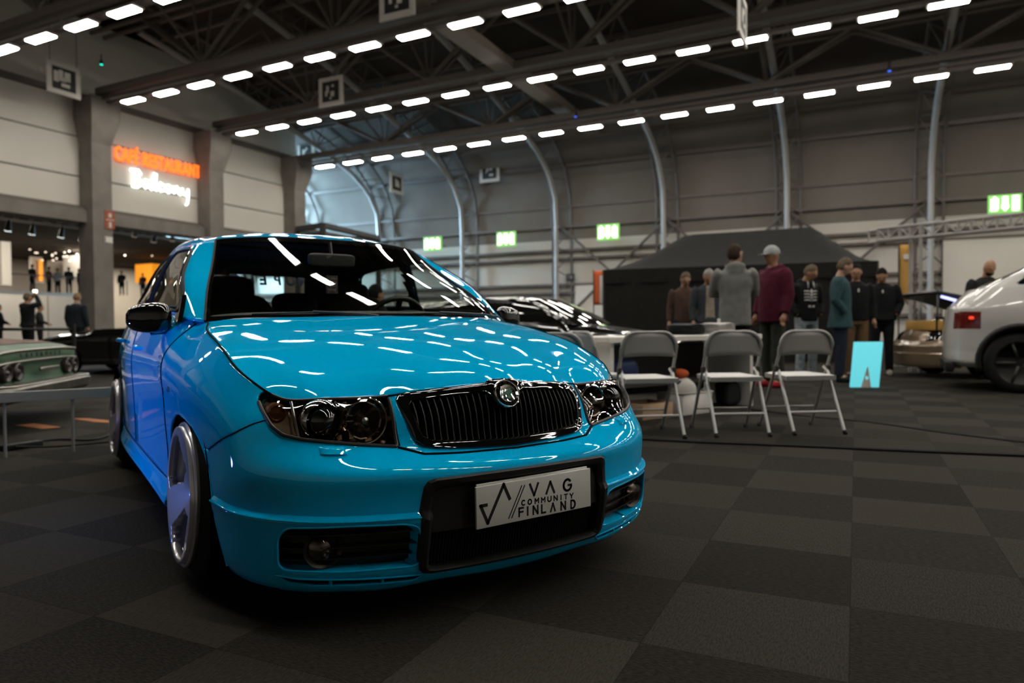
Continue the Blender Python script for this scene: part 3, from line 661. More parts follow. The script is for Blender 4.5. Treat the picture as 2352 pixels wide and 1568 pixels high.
    # mirror: rounded shell on a foot
    b = MB(); rows = []
    for i in range(25):
        th = math.pi*i/24; row = []
        for j in range(33):
            ph = 2*math.pi*j/32; e = .72
            cx = math.copysign(abs(math.sin(th)*math.cos(ph))**e, math.cos(ph)); cz = math.copysign(abs(math.sin(th)*math.sin(ph))**e, math.sin(ph)); cy = math.copysign(abs(math.cos(th))**.8, -math.cos(th))
            x = .080*cx; z = .059*cz; y = .055*cy if cy < 0 else .028*cy
            z *= 1 - .13*(x/.08); y += .10*x*.3
            row.append((.849 + x, 1.345 + y + .02*(x/.08), .884 + z + .012*(-x/.08)*.2))
        rows.append(row)
    b.grid(np.array(rows)); mir = sub('door_mirror', b.V, b.F, M['gloss_black'])
    b = MB().tube([(.84,1.36,.845),(.79,1.345,.845),(.768,1.335,.862)], [.030,.027,.026], 14)
    tri = [(y, z) for y, z in ((1.235,.866),(1.44,.895),(1.43,.915),(1.345,.978),(1.285,.925))]; b.add([(.752-.33*(z-.90), y, z) for y, z in tri] + [(.735-.33*(z-.90), y, z) for y, z in tri], [(0,1,2,3,4),(9,8,7,6,5)] + [(i,(i+1)%5,5+(i+1)%5,5+i) for i in range(5)]); sub('mirror_foot', b.V, b.F, M['gloss_black'], mir)
# body seams
Z = lambda *a: surf_line(a, (1,2), nearside)
seam([Z((.262,.585),(.292,.572),(.343,.542),(.508,.476))], .0018)
seam([Z((1.195,.27),(1.195,.86)), Z((2.215,.28),(2.215,.93)), Z((3.0,.70),(2.93,.55))], .003)
seam([surf_line([(0,.468),(.19,.472),(.301,.477),(.362,.496)], (0,2), FR)], .0042)
seam([surf_line([(.356,.50),(.352,.628)], (0,2), FR)], .0022)
seam([Z((1.14,.265),(2.9,.282))], .0022)
b = MB().tube([(.03,3.08,1.31),(.03,3.16,1.47)], [.004,.002], 6); cmb(b, 'antenna', M['satin_black'])
# wipers
b = MB()
for x0, x1, xm in ((-.52,-.05,-.30), (.06,.52,.27)):
    P0 = [(x0, 1.03+.1*abs(x0), .897), (xm, 1.015, .903), (x1, 1.03, .896)]; b.tube(P0, .004, 6); b.tube([(xm,1.015,.905),(xm+.22,1.00,.896),(xm+.30,.995,.884)], .006, 6)
cmb(b, 'wipers', M['satin_black'])
b = MB(); rows = [[(x, y0-.004, z0-.002), (x, y0+.030, z0+.010), (x, y0+.055, z0+.022)] for x, y0, z0 in [(s*q[0], q[1], q[2]) for s, q in [(-1, q) for q in arcs(GB, 20)[::-1]] + [(1, q) for q in arcs(GB, 20)[1:]]]]
b.grid(np.array(rows)); cmb(b, 'scuttle_panel', M['satin_black'])
# cabin fittings
def soft(name, c, d, m, rx=0, e=.5, parent=None):
    b = MB(); rows = []; R_ = Matrix.Rotation(rx, 3, 'X')
    for i in range(17):
        th = math.pi*i/16; row = []
        for j in range(25):
            ph = 2*math.pi*j/24; f = lambda t: math.copysign(abs(t)**e, t)
            row.append(tuple(R_ @ Vector((d[0]/2*f(math.sin(th)*math.cos(ph)), d[1]/2*f(math.sin(th)*math.sin(ph)), d[2]/2*f(math.cos(th)))) + Vector(c)))
        rows.append(row)
    b.grid(np.array(rows), True); return cmb(b, name, m, parent)
for x in (-.34, .34):
    st = soft('front_seat', (x, 2.20, .72), (.46, .15, .62), M['interior'], -.2); soft('headrest', (x, 2.27, 1.03), (.22, .11, .14) if x > 0 else (.25,.12,.18), M['interior'], -.2, .55, st)
rs = soft('rear_seat', (0, 3.02, .72), (1.2, .16, .5), M['interior'], -.25)
for x, w_ in ((-.28, .2), (.25, .3)): soft('headrest', (x, 3.06, .99), (w_, .10, .17), M['interior'], -.2, .55, rs)
b = MB(); RT = Matrix.Translation((.36, 1.70, .835)) @ Matrix.Rotation(math.radians(-62), 4, 'X')
b.tube([tuple(RT @ Vector((.175*math.cos(a), .175*math.sin(a), 0))) for a in np.linspace(0, 2*math.pi, 40, endpoint=False)], .014, 10, True)
for a in (0, math.pi, -math.pi/2): b.tube([tuple(RT @ Vector((0,0,-.01))), tuple(RT @ Vector((.17*math.cos(a), .17*math.sin(a), 0)))], .016, 8)
b.lathe([(.06,-.03),(.055,.0),(.02,.01),(.001,.011)], 20, RT); cmb(b, 'steering_wheel', M['satin_black'])
M['mirror_shell'] = mat('mirror_shell', (.05,.048,.044), .6)
soft('interior_mirror', (-.055, 1.475, 1.158), (.225, .03, .060), M['mirror_shell'], .1, .35)
b = MB().tube([(-.055,1.48,1.18),(-.055,1.50,1.245)], .008, 8); cmb(b, 'mirror_stalk', M['satin_black'])
# banner lettering on the rear window, read from behind the car
M['blue_film'] = mat('blue_film', (.004,.02,.07), .5)
for k, ch in enumerate('MUREHON'):
    o = text_obj('window_lettering', ch, .108, M['blue_film'], Matrix.Translation(-CO) @ frame((.455-.098*k, 3.505, 1.183), (-1,0,0), (0,.45,1)), car, .0005, bold=.004, sx=.95)

# ---------------------------------------------------------------- wheels
def wheel_parts(root, inv):
    """root local: +x outwards, centre at origin"""
    RM = Matrix.Rotation(math.pi/2, 4, 'Y')
    def sub(b, name, m, par, auto=35): return mk(name, b.V, b.F, m, par, True, auto)
    ty = sub(MB().lathe([(.225,-.012),(.236,-.010),(.248,-.020),(.262,-.030),(.278,-.044),(.2865,-.062),(.288,-.075),(.288,-.195),(.284,-.21),(.262,-.225),(.236,-.235),(.215,-.235)], 64, RM), 'tyre', M['rubber'], root)
    b = MB()
    for h in (-.095, -.125, -.155, -.182): b.lathe([(.2886,h-.003),(.2886,h+.003)], 48, RM)
    sub(b, 'tread_groove', M['void'], ty)
    rim = sub(MB().lathe([(.226,-.024),(.238,-.012),(.2405,-.003),(.238,.002),(.232,.003),(.228,-.004),(.222,-.02),(.212,-.08),(.205,-.16),(.212,-.22),(.234,-.236)], 72, RM), 'rim', M['rim'], root)
    # dished face with three broad blades, polar grid with pockets left open
    nr, na = 30, 144; V = []; Fc = []
    for i in range(nr+1):
        r = .030 + (.229-.030)*i/nr
        for j in range(na):
            a = 2*math.pi*j/na; tw = 1.9*(r-.03); h = -.012 - .050*(1-(r/.229))**1.1
            V.append((h, r*math.cos(a+inv*tw), r*math.sin(a+inv*tw)))
    def pocket(i, j):
        r = .030 + (.199)*(i+.5)/nr; a = (math.degrees(2*math.pi*(j+.5)/na) % 120)
        if r < .085 or r > .219: return False
        t = (r-.085)/.134; lo = 14 + 6*(1-t)**2 + 30*max(0, t-.86)/.14*.6; hi = 96 - 20*(1-t) - 22*max(0, t-.86)/.14
        return lo < a < hi
    for i in range(nr):
        for j in range(na):
            if not pocket(i, j): Fc.append((i*na+j, i*na+(j+1)%na, (i+1)*na+(j+1)%na, (i+1)*na+j))
    fc = mk('wheel_face', V, Fc, M['rim'], root, True, 50); md = fc.modifiers.new('t', 'SOLIDIFY'); md.thickness = .028; md.offset = -1 
    sub(MB().lathe([(.205,-.165),(.05,-.15),(.03,-.10)], 48, RM), 'rim_inner', M['rim'], root)
    cap = sub(MB().lathe([(.034,-.055),(.033,-.038),(.026,-.034),(.001,-.033)], 32, RM), 'centre_cap', M['chrome'], root)
    b = MB()
    for k in range(5):
        a = 2*math.pi*k/5; b.lathe([(.011,-.062),(.010,-.040),(.001,-.038)], 12, Matrix.Translation((0, .054*math.cos(a), .054*math.sin(a))) @ RM)
    sub(b, 'wheel_bolts', M['chrome'], root)
    sub(MB().tube([(-.09,.196,.02),(-.06,.185,.02)], .005, 8), 'tyre_valve', M['rubber'], root)
for side in (-1, 1):
    for yc in (.804, 3.262):
        wr = empty('wheel', (side*(.822 if yc < 2 else .815), yc - CO[1], .288)); wr.parent = car
        wr.rotation_euler = (0, math.radians(side*-2.2), 0)
        wheel_parts(wr, side)
        if side == -1:
            for ch in wr.children: ch.scale = (-1, 1, 1)
# air freshener card hanging behind the windshield
b = MB().box((0,0,0), (.058,.002,.086), None, .0008); fr = b.build('air_freshener_card', noise_mat('card_print', (.03,.025,.028), (.16,.13,.13), 90, .5)); fr.location = (-.047, 1.50, 1.045)
tag(fr, 'small dark lettered card hanging under the interior mirror inside the blue car', 'air freshener')
mk('hanging_string', *(lambda b: (b.V, b.F))(MB().tube([(0,0,.043),(-.005,-.01,.10)], .0006, 5)), M['ink'], fr)
M['card_ink'] = mat('card_ink', (.45,.40,.40), .5)
for k, (s, sz) in enumerate((('Lucky', .016), ('hitches', .016), ('get', .014), ('thirsty', .016))):
    text_obj('card_lettering', s, sz, M['card_ink'], frame((0, -.0016, .030-.018*k), (1,0,0), (0,0,1)), fr)
# ---------------------------------------------------------------- pixel ray helpers used to work out real places in the hall
def ray(x, y): return CF + CR*(x-1176)/CAM_F + CU*(784-y)/CAM_F
CP = np.array(CAM_POS)
def at(x, y, d): return CP + ray(x, y)*d
def at_z(x, y, z):
    r = ray(x, y); return CP + r*(z-CP[2])/r[2]
def on_a(x, y, a):
    r = ray(x, y); return CP + r*a/(r @ HE1)
def on_b(x, y, b):
    r = ray(x, y); return CP + r*b/(r @ HE2)
def ab(p): d = np.asarray(p) - HO; return float(d @ HE1), float(d @ HE2), float(p[2])
HM = Matrix(((HE1[0], HE2[0], 0, HO[0]), (HE1[1], HE2[1], 0, HO[1]), (0, 0, 1, 0), (0, 0, 0, 1)))   # hall frame to world
def hall_obj(b, name, m, label=None, cat=None, kind=None, group=None, parent=None, smooth=False, auto=40, origin=None):
    """mesh given in hall coordinates (a, b, z)"""
    V = np.array(b.V, float); c = np.array(origin if origin is not None else (0, 0, 0), float)
    o = mk(name, V - c, b.F, m, parent, smooth, auto)
    if parent is None: o.matrix_world = HM @ Matrix.Translation(c)
    tag(o, label, cat, group, kind); return o
def hbox(a0, a1, b0, b1, z0, z1, bb=None): 
    b = bb or MB(); return b.box(((a0+a1)/2, (b0+b1)/2, (z0+z1)/2), (abs(a1-a0), abs(b1-b0), abs(z1-z0)))
# ---------------------------------------------------------------- hall materials
def carpet():
    m = mat('carpet_tiles', (.04,.04,.04), .95, spec=.08); nt = m.node_tree; N = nt.nodes; L = nt.links; bs = N['Principled BSDF']
    tc = N.new('ShaderNodeTexCoord'); sp = N.new('ShaderNodeSeparateXYZ'); L.new(tc.outputs['Object'], sp.inputs[0])
    def mth(op, a, b_=None):
        n = N.new('ShaderNodeMath'); n.operation = op
        for i, v in enumerate((a, b_)):
            if v is None: continue
            if isinstance(v, (int, float)): n.inputs[i].default_value = v
            else: L.new(v, n.inputs[i])
        return n.outputs[0]
    ua = mth('DIVIDE', mth('SUBTRACT', sp.outputs[0], .335), .5); ub = mth('DIVIDE', mth('SUBTRACT', sp.outputs[1], .012), .5)
    fa, fb = mth('FLOOR', ua), mth('FLOOR', ub); par = mth('ABSOLUTE', mth('MODULO', mth('ADD', fa, fb), 2.0))
    cb = N.new('ShaderNodeCombineXYZ'); L.new(fa, cb.inputs[0]); L.new(fb, cb.inputs[1])
    wn = N.new('ShaderNodeTexWhiteNoise'); wn.noise_dimensions = '3D'; L.new(cb.outputs[0], wn.inputs['Vector'])
    def fib(sx, sy):
        mp = N.new('ShaderNodeMapping'); mp.inputs['Scale'].default_value = (sx, sy, 1); L.new(tc.outputs['Object'], mp.inputs[0])
        n = N.new('ShaderNodeTexNoise'); n.inputs['Scale'].default_value = 1; n.inputs['Detail'].default_value = 3; n.inputs['Roughness'].default_value = .7; L.new(mp.outputs[0], n.inputs['Vector']); return n.outputs['Fac']
    fmix = N.new('ShaderNodeMix'); L.new(par, fmix.inputs[0]); L.new(fib(220, 50), fmix.inputs[2]); L.new(fib(50, 220), fmix.inputs[3])
    ton = mth('ADD', mth('MULTIPLY', par, .26), mth('MULTIPLY', wn.outputs['Value'], .22))
    fac = mth('ADD', ton, mth('MULTIPLY', mth('SUBTRACT', fmix.outputs[0], .5), 1.7))
    gap = mth('MINIMUM', mth('MINIMUM', mth('FRACT', ua), mth('SUBTRACT', 1.0, mth('FRACT', ua))), mth('MINIMUM', mth('FRACT', ub), mth('SUBTRACT', 1.0, mth('FRACT', ub))))
    seamv = mth('MULTIPLY', mth('LESS_THAN', gap, .004), .22)
    fac = mth('SUBTRACT', fac, seamv)
    cr = N.new('ShaderNodeValToRGB'); cr.color_ramp.elements[0].position = -.0; cr.color_ramp.elements[0].color = (.0105,.0092,.0075,1); cr.color_ramp.elements[1].position = .85; cr.color_ramp.elements[1].color = (.045,.040,.032,1)
    L.new(mth('ADD', fac, .12), cr.inputs[0]); L.new(cr.outputs[0], bs.inputs['Base Color'])
    bp = N.new('ShaderNodeBump'); bp.inputs['Strength'].default_value = .35; bp.inputs['Distance'].default_value = .004; L.new(fmix.outputs[0], bp.inputs['Height']); L.new(bp.outputs[0], bs.inputs['Normal'])
    return m
M['carpet'] = carpet()
M['concrete_floor'] = noise_mat('concrete_floor', (.045,.038,.032), (.065,.056,.047), 1.2, .75, spec=.2)
M['roof'] = noise_mat('roof_sheet', (.065,.055,.046), (.085,.073,.062), .6, .9, spec=.1)
M['steel_dark'] = mat('truss_steel', (.12,.098,.082), .6, .0)
M['panel'] = noise_mat('beige_panel', (.57,.53,.46), (.61,.565,.50), .35, .5)
M['farpanel_shaded'] = noise_mat('shaded_upper_sheet', (.155,.135,.115), (.185,.162,.14), .5, .85, stretch=(1,1,.15))  # darker copy of the wall sheet; light falloff up the wall put into its colour
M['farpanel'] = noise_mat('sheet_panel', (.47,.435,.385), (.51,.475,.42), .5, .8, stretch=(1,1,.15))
M['rib'] = mat('rib_paint', (.33,.315,.295), .5)
M['concrete'] = noise_mat('concrete', (.165,.145,.125), (.21,.185,.16), 1.5, .85)
M['dark'] = mat('dark_metal', (.03,.028,.026), .5)
M['tan'] = mat('tan_steel', (.26,.215,.175), .7)
M['white_wall'] = mat('white_partition', (.60,.57,.52), .6)
# ---------------------------------------------------------------- floor
b = MB(); b.add([(-16,-26,0),(60,-26,0),(60,80,0),(-16,80,0)], [(0,1,2,3)]); fl = hall_obj(b, 'floor', M['carpet'], kind='structure', label='dark grey brown checkered carpet tile floor')
# ---------------------------------------------------------------- roof, far wall, ribs
PROF = [(37.3,0),(37.3,4),(37.3,5.6),(37.0,8.4),(36.2,9.6),(34.9,10.6),(33.3,11.35),(30.5,12.2),(26,13.2),(20,14.2),(12,15.0),(2,15.5),(-16,15.5)]
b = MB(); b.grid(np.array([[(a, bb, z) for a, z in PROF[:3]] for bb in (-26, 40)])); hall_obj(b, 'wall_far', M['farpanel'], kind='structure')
b = MB(); b.grid(np.array([[(a, bb, z) for a, z in PROF[2:7]] for bb in (-26, 40)])); hall_obj(b, 'wall_far_upper', M['farpanel_shaded'], kind='structure', smooth=True)
b = MB(); b.grid(np.array([[(a, bb, z) for a, z in PROF[6:]] for bb in (-26, 40)])); hall_obj(b, 'ceiling', M['roof'], kind='structure')
b = MB()
for (a, z), (a2, z2) in zip(PROF[4:-1], PROF[5:]):
    L_ = math.hypot(a2-a, z2-z); n = max(1, int(L_/1.6))
    for k in range(n):
        t = k/n; b.box((a+(a2-a)*t-.05, 7, z+(z2-z)*t-.14), (.10, 66, .2))
hall_obj(b, 'trim_roof_purlins', M['steel_dark'], kind='structure')
b = MB()
for z in (1.2, 2.65, 3.1, 4.55, 5.0, 6.3, 7.4): b.box((37.12, 7, z), (.22, 66, .13))
hall_obj(b, 'trim_wall_rails', M['steel_dark'], kind='structure')
INN = [(36.25,0),(36.25,3.4),(36.25,6.6),(36.1,7.8),(35.2,8.95),(33.8,9.75),(32.2,10.3),(29.5,11.0),(26,11.9),(20,13.0)]
def rib(bb):
    b = MB(); IN = tcurve([(a, bb, z) for a, z in INN], 40); OUT = tcurve([(a, bb, z) for a, z in [(37.1,0),(37.1,3.6),(37.1,7.2),(36.85,8.3),(36.1,9.45),(34.8,10.45),(33.2,11.15),(30.4,12.0),(26,13.0),(20,13.9)]], 40)
    b.tube(IN, .13, 8); c = MB(); c.tube(OUT + np.array([0,.55,0]), .07, 6); c.tube(OUT - np.array([0,.55,0]), .07, 6)
    for k in range(0, 38, 2):
        c.tube([IN[k], OUT[k+1] + np.array([0,.55,0]), IN[k+2]], .035, 5); c.tube([IN[k], OUT[k+1] - np.array([0,.55,0]), IN[k+2]], .035, 5)
    r = hall_obj(b, 'trim_arch_rib', M['rib'], kind='structure', smooth=True); hall_obj(c, 'rib_lacing', M['steel_dark'], parent=r); return r
for k in range(-4, 7): rib(2.95 + 5.9*k)
b = MB()
for b0, b1 in ((8.85,14.75),(-2.95,2.95),(2.95,8.85)):
    b.tube([(36.9,b0,1.0),(36.9,b1,6.3)], .07, 6); b.tube([(36.9,b1,1.0),(36.9,b0,6.3)], .07, 6)
hall_obj(b, 'trim_wall_bracing', M['steel_dark'], kind='structure')
# ---------------------------------------------------------------- trusses and lamps
ROWS = [(1.6, 9.4), (7.4, 9.4), (13.2, 9.42), (18.95, 9.77), (24.75, 9.90), (30.15, 9.40)]
def row_z(z0, bb): return z0 + (26 - bb)*.0125
M['lamp'] = mat('lamp_diffuser', (.9,.9,.88), .5, emit=(1.0,.955,.87), es=LAMP_STRENGTH)
M['lamp_case'] = mat('lamp_case', (.16,.14,.12), .5)
def truss(a, z0, bmin=-24, bmax=27.6):
    b = MB(); zz = lambda bb: row_z(z0, bb)
    A, B_ = bmin, bmax; mid = lambda da, dz: [(a+da, A, zz(A)+dz), (a+da, B_, zz(B_)+dz)]
    def bar(da, dz, w_, h_):
        V = [(a+da+s*w_/2, bb, zz(bb)+dz+t*h_/2) for bb in (A, B_) for s, t in ((-1,-1),(1,-1),(1,1),(-1,1))]
        b.add(V, [(0,1,2,3),(7,6,5,4)] + [(i,4+i,4+(i+1)%4,(i+1)%4) for i in range(4)])
    bar(0, .62, .34, .26); bar(-.10, .30, .10, .10); bar(.16, .18, .22, .12)
    o = hall_obj(b, 'trim_truss', M['steel_dark'], kind='structure'); c = MB()
    top = 2.9 if a < 28 else 2.2
    for k in range(-4, 5):
        f = 9.4 - 6.15*k
        if a < 28: f += .0
        if f > bmax or f < bmin + 3: continue
        for da in (-.28, .28):
            for s in (-1, 1): c.tube([(a+da*.3, f, zz(f)+.7), (a+da, f+s*3.0, zz(f)+top)], .085, 6)
            c.tube([(a+da*.3, f, zz(f)+.7), (a+da*1.5, f, zz(f)+top)], .05, 5)
        for s in (-1, 1): c.tube([(a, f, zz(f)+.7), (a+s*2.9, f, zz(f)+top+.1)], .05, 5)
    for da in (-.28, .28): c.tube([(a+da, A, zz(A)+top), (a+da, B_, zz(B_)+top)], .09, 6)
    hall_obj(c, 'truss_web', M['steel_dark'], parent=o); return o
for a, z0 in ROWS[1:]: truss(a, z0)
truss(1.6, 9.4, -16, 16)
b = MB(); b.box((12, 12.1, 10.75), (50, .75, .35)); hall_obj(b, 'trim_catwalk', M['tan'], kind='structure')
b = MB()
for a in np.arange(-8, 34, 5.8): b.tube([(a, -20, 13.6), (a, 27, 13.0)], .10, 6)
hall_obj(b, 'trim_secondary_beams', M['steel_dark'], kind='structure')
b = MB(); b.box((0,0,.05), (.40,1.16,.07), None, .02); nc = len(b.F); b.box((0,0,0), (.30,1.02,.05), None, .015)
lamp0 = mk('ceiling_lamp', b.V, b.F, [M['lamp_case'], M['lamp']], None, False)
for i, p in enumerate(lamp0.data.polygons): p.material_index = 0 if i < nc else 1
ORD = ['first','second','third','fourth','fifth','sixth','seventh','eighth','ninth','tenth','eleventh','twelfth','thirteenth','fourteenth','fifteenth','sixteenth','seventeenth','eighteenth','nineteenth','twentieth']
ROWN = {13.2: 'topmost row, upper left', 18.95: 'second row from the top', 24.75: 'third row from the top', 30.15: 'lowest, farthest row'}
first = True
def projpx(p):
    d = np.asarray(p) - CP; z = d @ CF
    return (1176 + CAM_F*(d @ CR)/z, 784 - CAM_F*(d @ CU)/z, z)
for a, z0 in ROWS:
    seen = 0
    for k in range(0, 26):
        bb = 25.55 - 1.866*k
        if a < 3 and abs(bb) > 15: continue
        o = lamp0 if first else lamp0.copy()
        if not first: COL.objects.link(o)
        first = False
        p = H(a, bb, row_z(z0, bb) - .02); o.location = p; o.rotation_euler = (math.atan(-.0125), 0, HANG)
        x, y, z = projpx(p)
        if z > 0 and -25 < x < 2377 and y > -12:
            tag(o, f'white ceiling lamp, {ORD[seen]} from the left in the {ROWN.get(a, "topmost row")}', 'lamp', 'lamps hung in rows under the roof trusses'); seen += 1
        else: tag(o, 'white ceiling lamp of the rows overhead, outside the picture', 'lamp', 'lamps hung in rows overhead outside the picture')
for i_, (x, y, a, c_, lb_) in enumerate([(233,148,18.9,(.0,1,.7),'green'),(1322,268,29.9,(.05,.12,1),'blue'),(2043,163,29.9,(.03,.15,1),'blue')]):
    p = on_a(x, y, a); m_ = mat('stage_led', (.02,.02,.02), .4, emit=c_, es=3)
    b = MB().lathe([(.001,.0),(.055,.0),(.07,.06),(.06,.16),(.001,.2)], 14); b.box((0,0,.25),(.04,.04,.3)); o = b.build('stage_light', M['dark']); o.location = p
    mk('led_lens', *(lambda q: (q.V, q.F))(MB().lathe([(.001,-.004),(.055,-.003)], 14)), m_, o)
    tag(o, f'small stage light glowing {lb_}, ' + ['by the truss end at the upper left','above the lowest lamp row, left one of two','above the lowest lamp row, right one of two'][i_], 'stage light')
# ---------------------------------------------------------------- balcony side wall on the left
WB = 28.0
b = MB(); hbox(-14, 31.0, WB+.35, WB+.6, 5.75, 13.4, b); hall_obj(b, 'wall_left', M['panel'], kind='structure')
b = MB()
for z in (7.0, 8.6): b.box((8.5, WB+.34, z), (45, .03, .05))
b.box((8.5, WB+.2, 10.2), (45, .22, .22)); b.box((8.5, WB+.2, 5.70), (45, .35, .16))
hall_obj(b, 'trim_wall_left_joints', M['steel_dark'], kind='structure')
b = MB(); hbox(-14, 31.0, WB-.1, WB+.9, 5.12, 5.62, b); hall_obj(b, 'trim_fascia_beam', M['concrete'], kind='structure')
for a in (1.75, 7.5, 13.25, 18.98, 24.75, 30.45):
    b = MB(); hbox(a-.42, a+.42, WB-.45, WB+.45, 0, 9.4, b)
    V = [(a+s*w_, bb, z) for z, w_, d in ((8.3,.42,.45),(9.3,.62,.8),(10.1,.62,.8)) for s, bb in ((-1,WB-d),(1,WB-d),(1,WB+.4),(-1,WB+.4))]
    b.add(V, [(0,1,5,4),(1,2,6,5),(2,3,7,6),(3,0,4,7),(4,5,9,8),(5,6,10,9),(6,7,11,10),(7,4,8,11),(8,9,10,11)]); hall_obj(b, 'column_concrete', M['concrete'], kind='structure')
b = MB(); hbox(-30, 31, WB+1, 40, 6.6, 6.8, b); hbox(-30, 75, 40, 80, 6.6, 6.8, b); hall_obj(b, 'ceiling_back_hall', M['roof'], kind='structure')
b = MB(); hbox(-30, 75, 62, 62.4, 0, 6.7, b); hall_obj(b, 'wall_back_hall', M['panel'], kind='structure')
b = MB(); hbox(75, 75.4, 28, 80, 0, 6.7, b); hbox(37.4, 75.4, 39.6, 40, 0, 6.7, b); hall_obj(b, 'wall_back_hall_side', M['concrete'], kind='structure')
b = MB(); hbox(30.6, 31.0, WB+.6, 40, 6.7, 13, b); hall_obj(b, 'wall_side_return', M['panel'], kind='structure')
for a_, b_ in ((20,36),(34,50),(28,57),(44,57)):  # fill lights added under the ceiling, the small bulbs alone leave the hall dark
    al = bpy.data.lights.new('back_hall_fill', 'AREA'); al.energy = 750; al.size = 4; al.color = (1,.88,.72); ao = bpy.data.objects.new('back_hall_fill', al); COL.objects.link(ao); ao.location = H(a_, b_, 6.5)
b = MB(); hbox(-16.5, -16, -26, 66, 0, 15.6, b); hall_obj(b, 'wall_near_end', M['panel'], kind='structure')
b = MB(); hbox(-16, 60, -26.5, -26, 0, 15.6, b); hall_obj(b, 'wall_right', M['panel'], kind='structure')
# assumed daylight window of the wing beyond the left wall, itself out of view
M['assumed_window_day'] = mat('assumed_window_daylight', (.5,.6,.7), .5, emit=(.42,.72,1.0), es=230.0)
b = MB(); b.add([(31.0,39.4,6.8),(37.0,39.4,6.8),(37.0,39.4,10.4),(31.0,39.4,10.4)], [(0,1,2,3)]); hall_obj(b, 'assumed_window_1', M['assumed_window_day'], kind='structure')
b = MB(); hbox(31, 37.4, 39.6, 40, 6.7, 13.5, b); hall_obj(b, 'wall_wing_end', M['farpanel'], kind='structure')
# ---------------------------------------------------------------- hanging marker signs
M['sign_white'] = mat('sign_white', (.62,.58,.52), .6); M['sign_black'] = mat('sign_black', (.012,.012,.011), .6)
GLY = [[(-.30,.05,.18,.42),(-.12,.18,.16,.30),(.12,.12,.22,.36),(-.06,-.02,.28,.16),(.05,-.24,.32,.14)], [(-.15,.1,.12,.3),(-.22,-.08,.10,.22),(.12,.22,.12,.1),(.10,-.12,.18,.22),(.0,-.3,.1,.08)],
       [(-.16,.0,.16,.36),(.06,.2,.12,.12),(.1,-.2,.22,.1),(-.02,.1,.1,.1)], [(0,0,.34,.42),(-.1,.25,.14,.1),(.18,-.1,.12,.3)], [(-.12,.1,.14,.2),(.1,.12,.16,.14),(.12,-.22,.26,.12),(-.2,-.05,.08,.1)],
       [(-.18,.1,.14,.16),(.06,.16,.16,.2),(-.05,-.12,.16,.2),(.18,-.16,.14,.14),(.16,.02,.1,.1)], [(.12,.05,.16,.5),(-.06,.0,.14,.12),(-.1,.24,.1,.08),(-.2,-.14,.1,.08)]]
def marker(x0, x1, yt, yb, orient, gi, label, size=1.25, bord=.15, xmid=None):
    """hanging square; orient 'a' = board parallel to the trusses, 'b' = parallel to the left wall"""
    yc = (yt+yb)/2
    f = (lambda x, d: on_a(x, yc, d)) if orient == 'a' else (lambda x, d: on_b(x, yc, d))
    d = 20.; w_ = np.linalg.norm((f(x1, d) - f(x0, d))[:2]); d = d*size/w_
    c = (f(x0, d) + f(x1, d))/2; pz = c[2]; dep = (c-CP) @ CF; hgt = (yb-yt)/CAM_F*dep
    b = MB().box((0,0,0), (size, .05, hgt)); o = b.build('marker_sign', M['sign_white'], None, False); o.location = c
    o.rotation_euler = (0, 0, HANG + (math.pi/2 if orient == 'a' else 0) + (math.pi if orient == 'b' else 0)) if orient == 'b' else (0, 0, HANG - math.pi/2)
    if orient == 'b': o.rotation_euler = (0, 0, HANG)
    for s in (-1, 1):
        bb = MB().box((0, s*.028, 0), (size*(1-2*bord), .012, hgt*(1-2*bord))); mk('sign_face', bb.V, bb.F, M['sign_black'], o, False)
        bb = MB()
        for gx, gz, gw, gh in GLY[gi % len(GLY)]: bb.box((gx*size*.8*(-s), s*.036, gz*hgt*.8), (gw*size*.8, .008, gh*hgt*.8))
        mk('sign_glyph', bb.V, bb.F, M['sign_white'], o, False)
    if pz < 12.5:
        bb = MB(); 
        for s in (-1, 1): bb.tube([(s*size*.4, 0, hgt/2), (s*size*.4, 0, hgt/2 + 1.6)], .012, 5)
        mk('sign_wires', bb.V, bb.F, M['dark'], o)
    tag(o, label, 'sign', 'white framed black marker signs hung under the roof'); return o
marker(107, 184, 147, 219, 'b', 0, 'white framed black marker sign hanging at the far upper left')
marker(872, 953, -60, 42, 'a', 1, 'white framed marker sign cut off by the top edge, left of centre')
marker(733, 788, 177, 243, 'a', 1, 'white framed marker sign in front of the third lamp row, left part')
marker(684, 722, 325, 376, 'a', 2, 'white framed marker sign at the left end of the lowest lamp row')
marker(896, 925, 399, 444, 'b', 3, 'small bright narrow marker sign before the bluish daylit wall')
marker(1102, 1147, 369, 418, 'a', 4, 'white framed marker sign under the lowest lamp row, left of centre wall')
marker(1397, 1449, 330, 382, 'a', 5, 'white framed marker sign above the black tent and the people')
marker(2133, 2204, 239, 300, 'a', 6, 'white framed marker sign at the far right below the lamps')
marker(1696, 1713, -10, 92, 'b', 2, 'marker sign seen almost edge on near the top, right of centre')
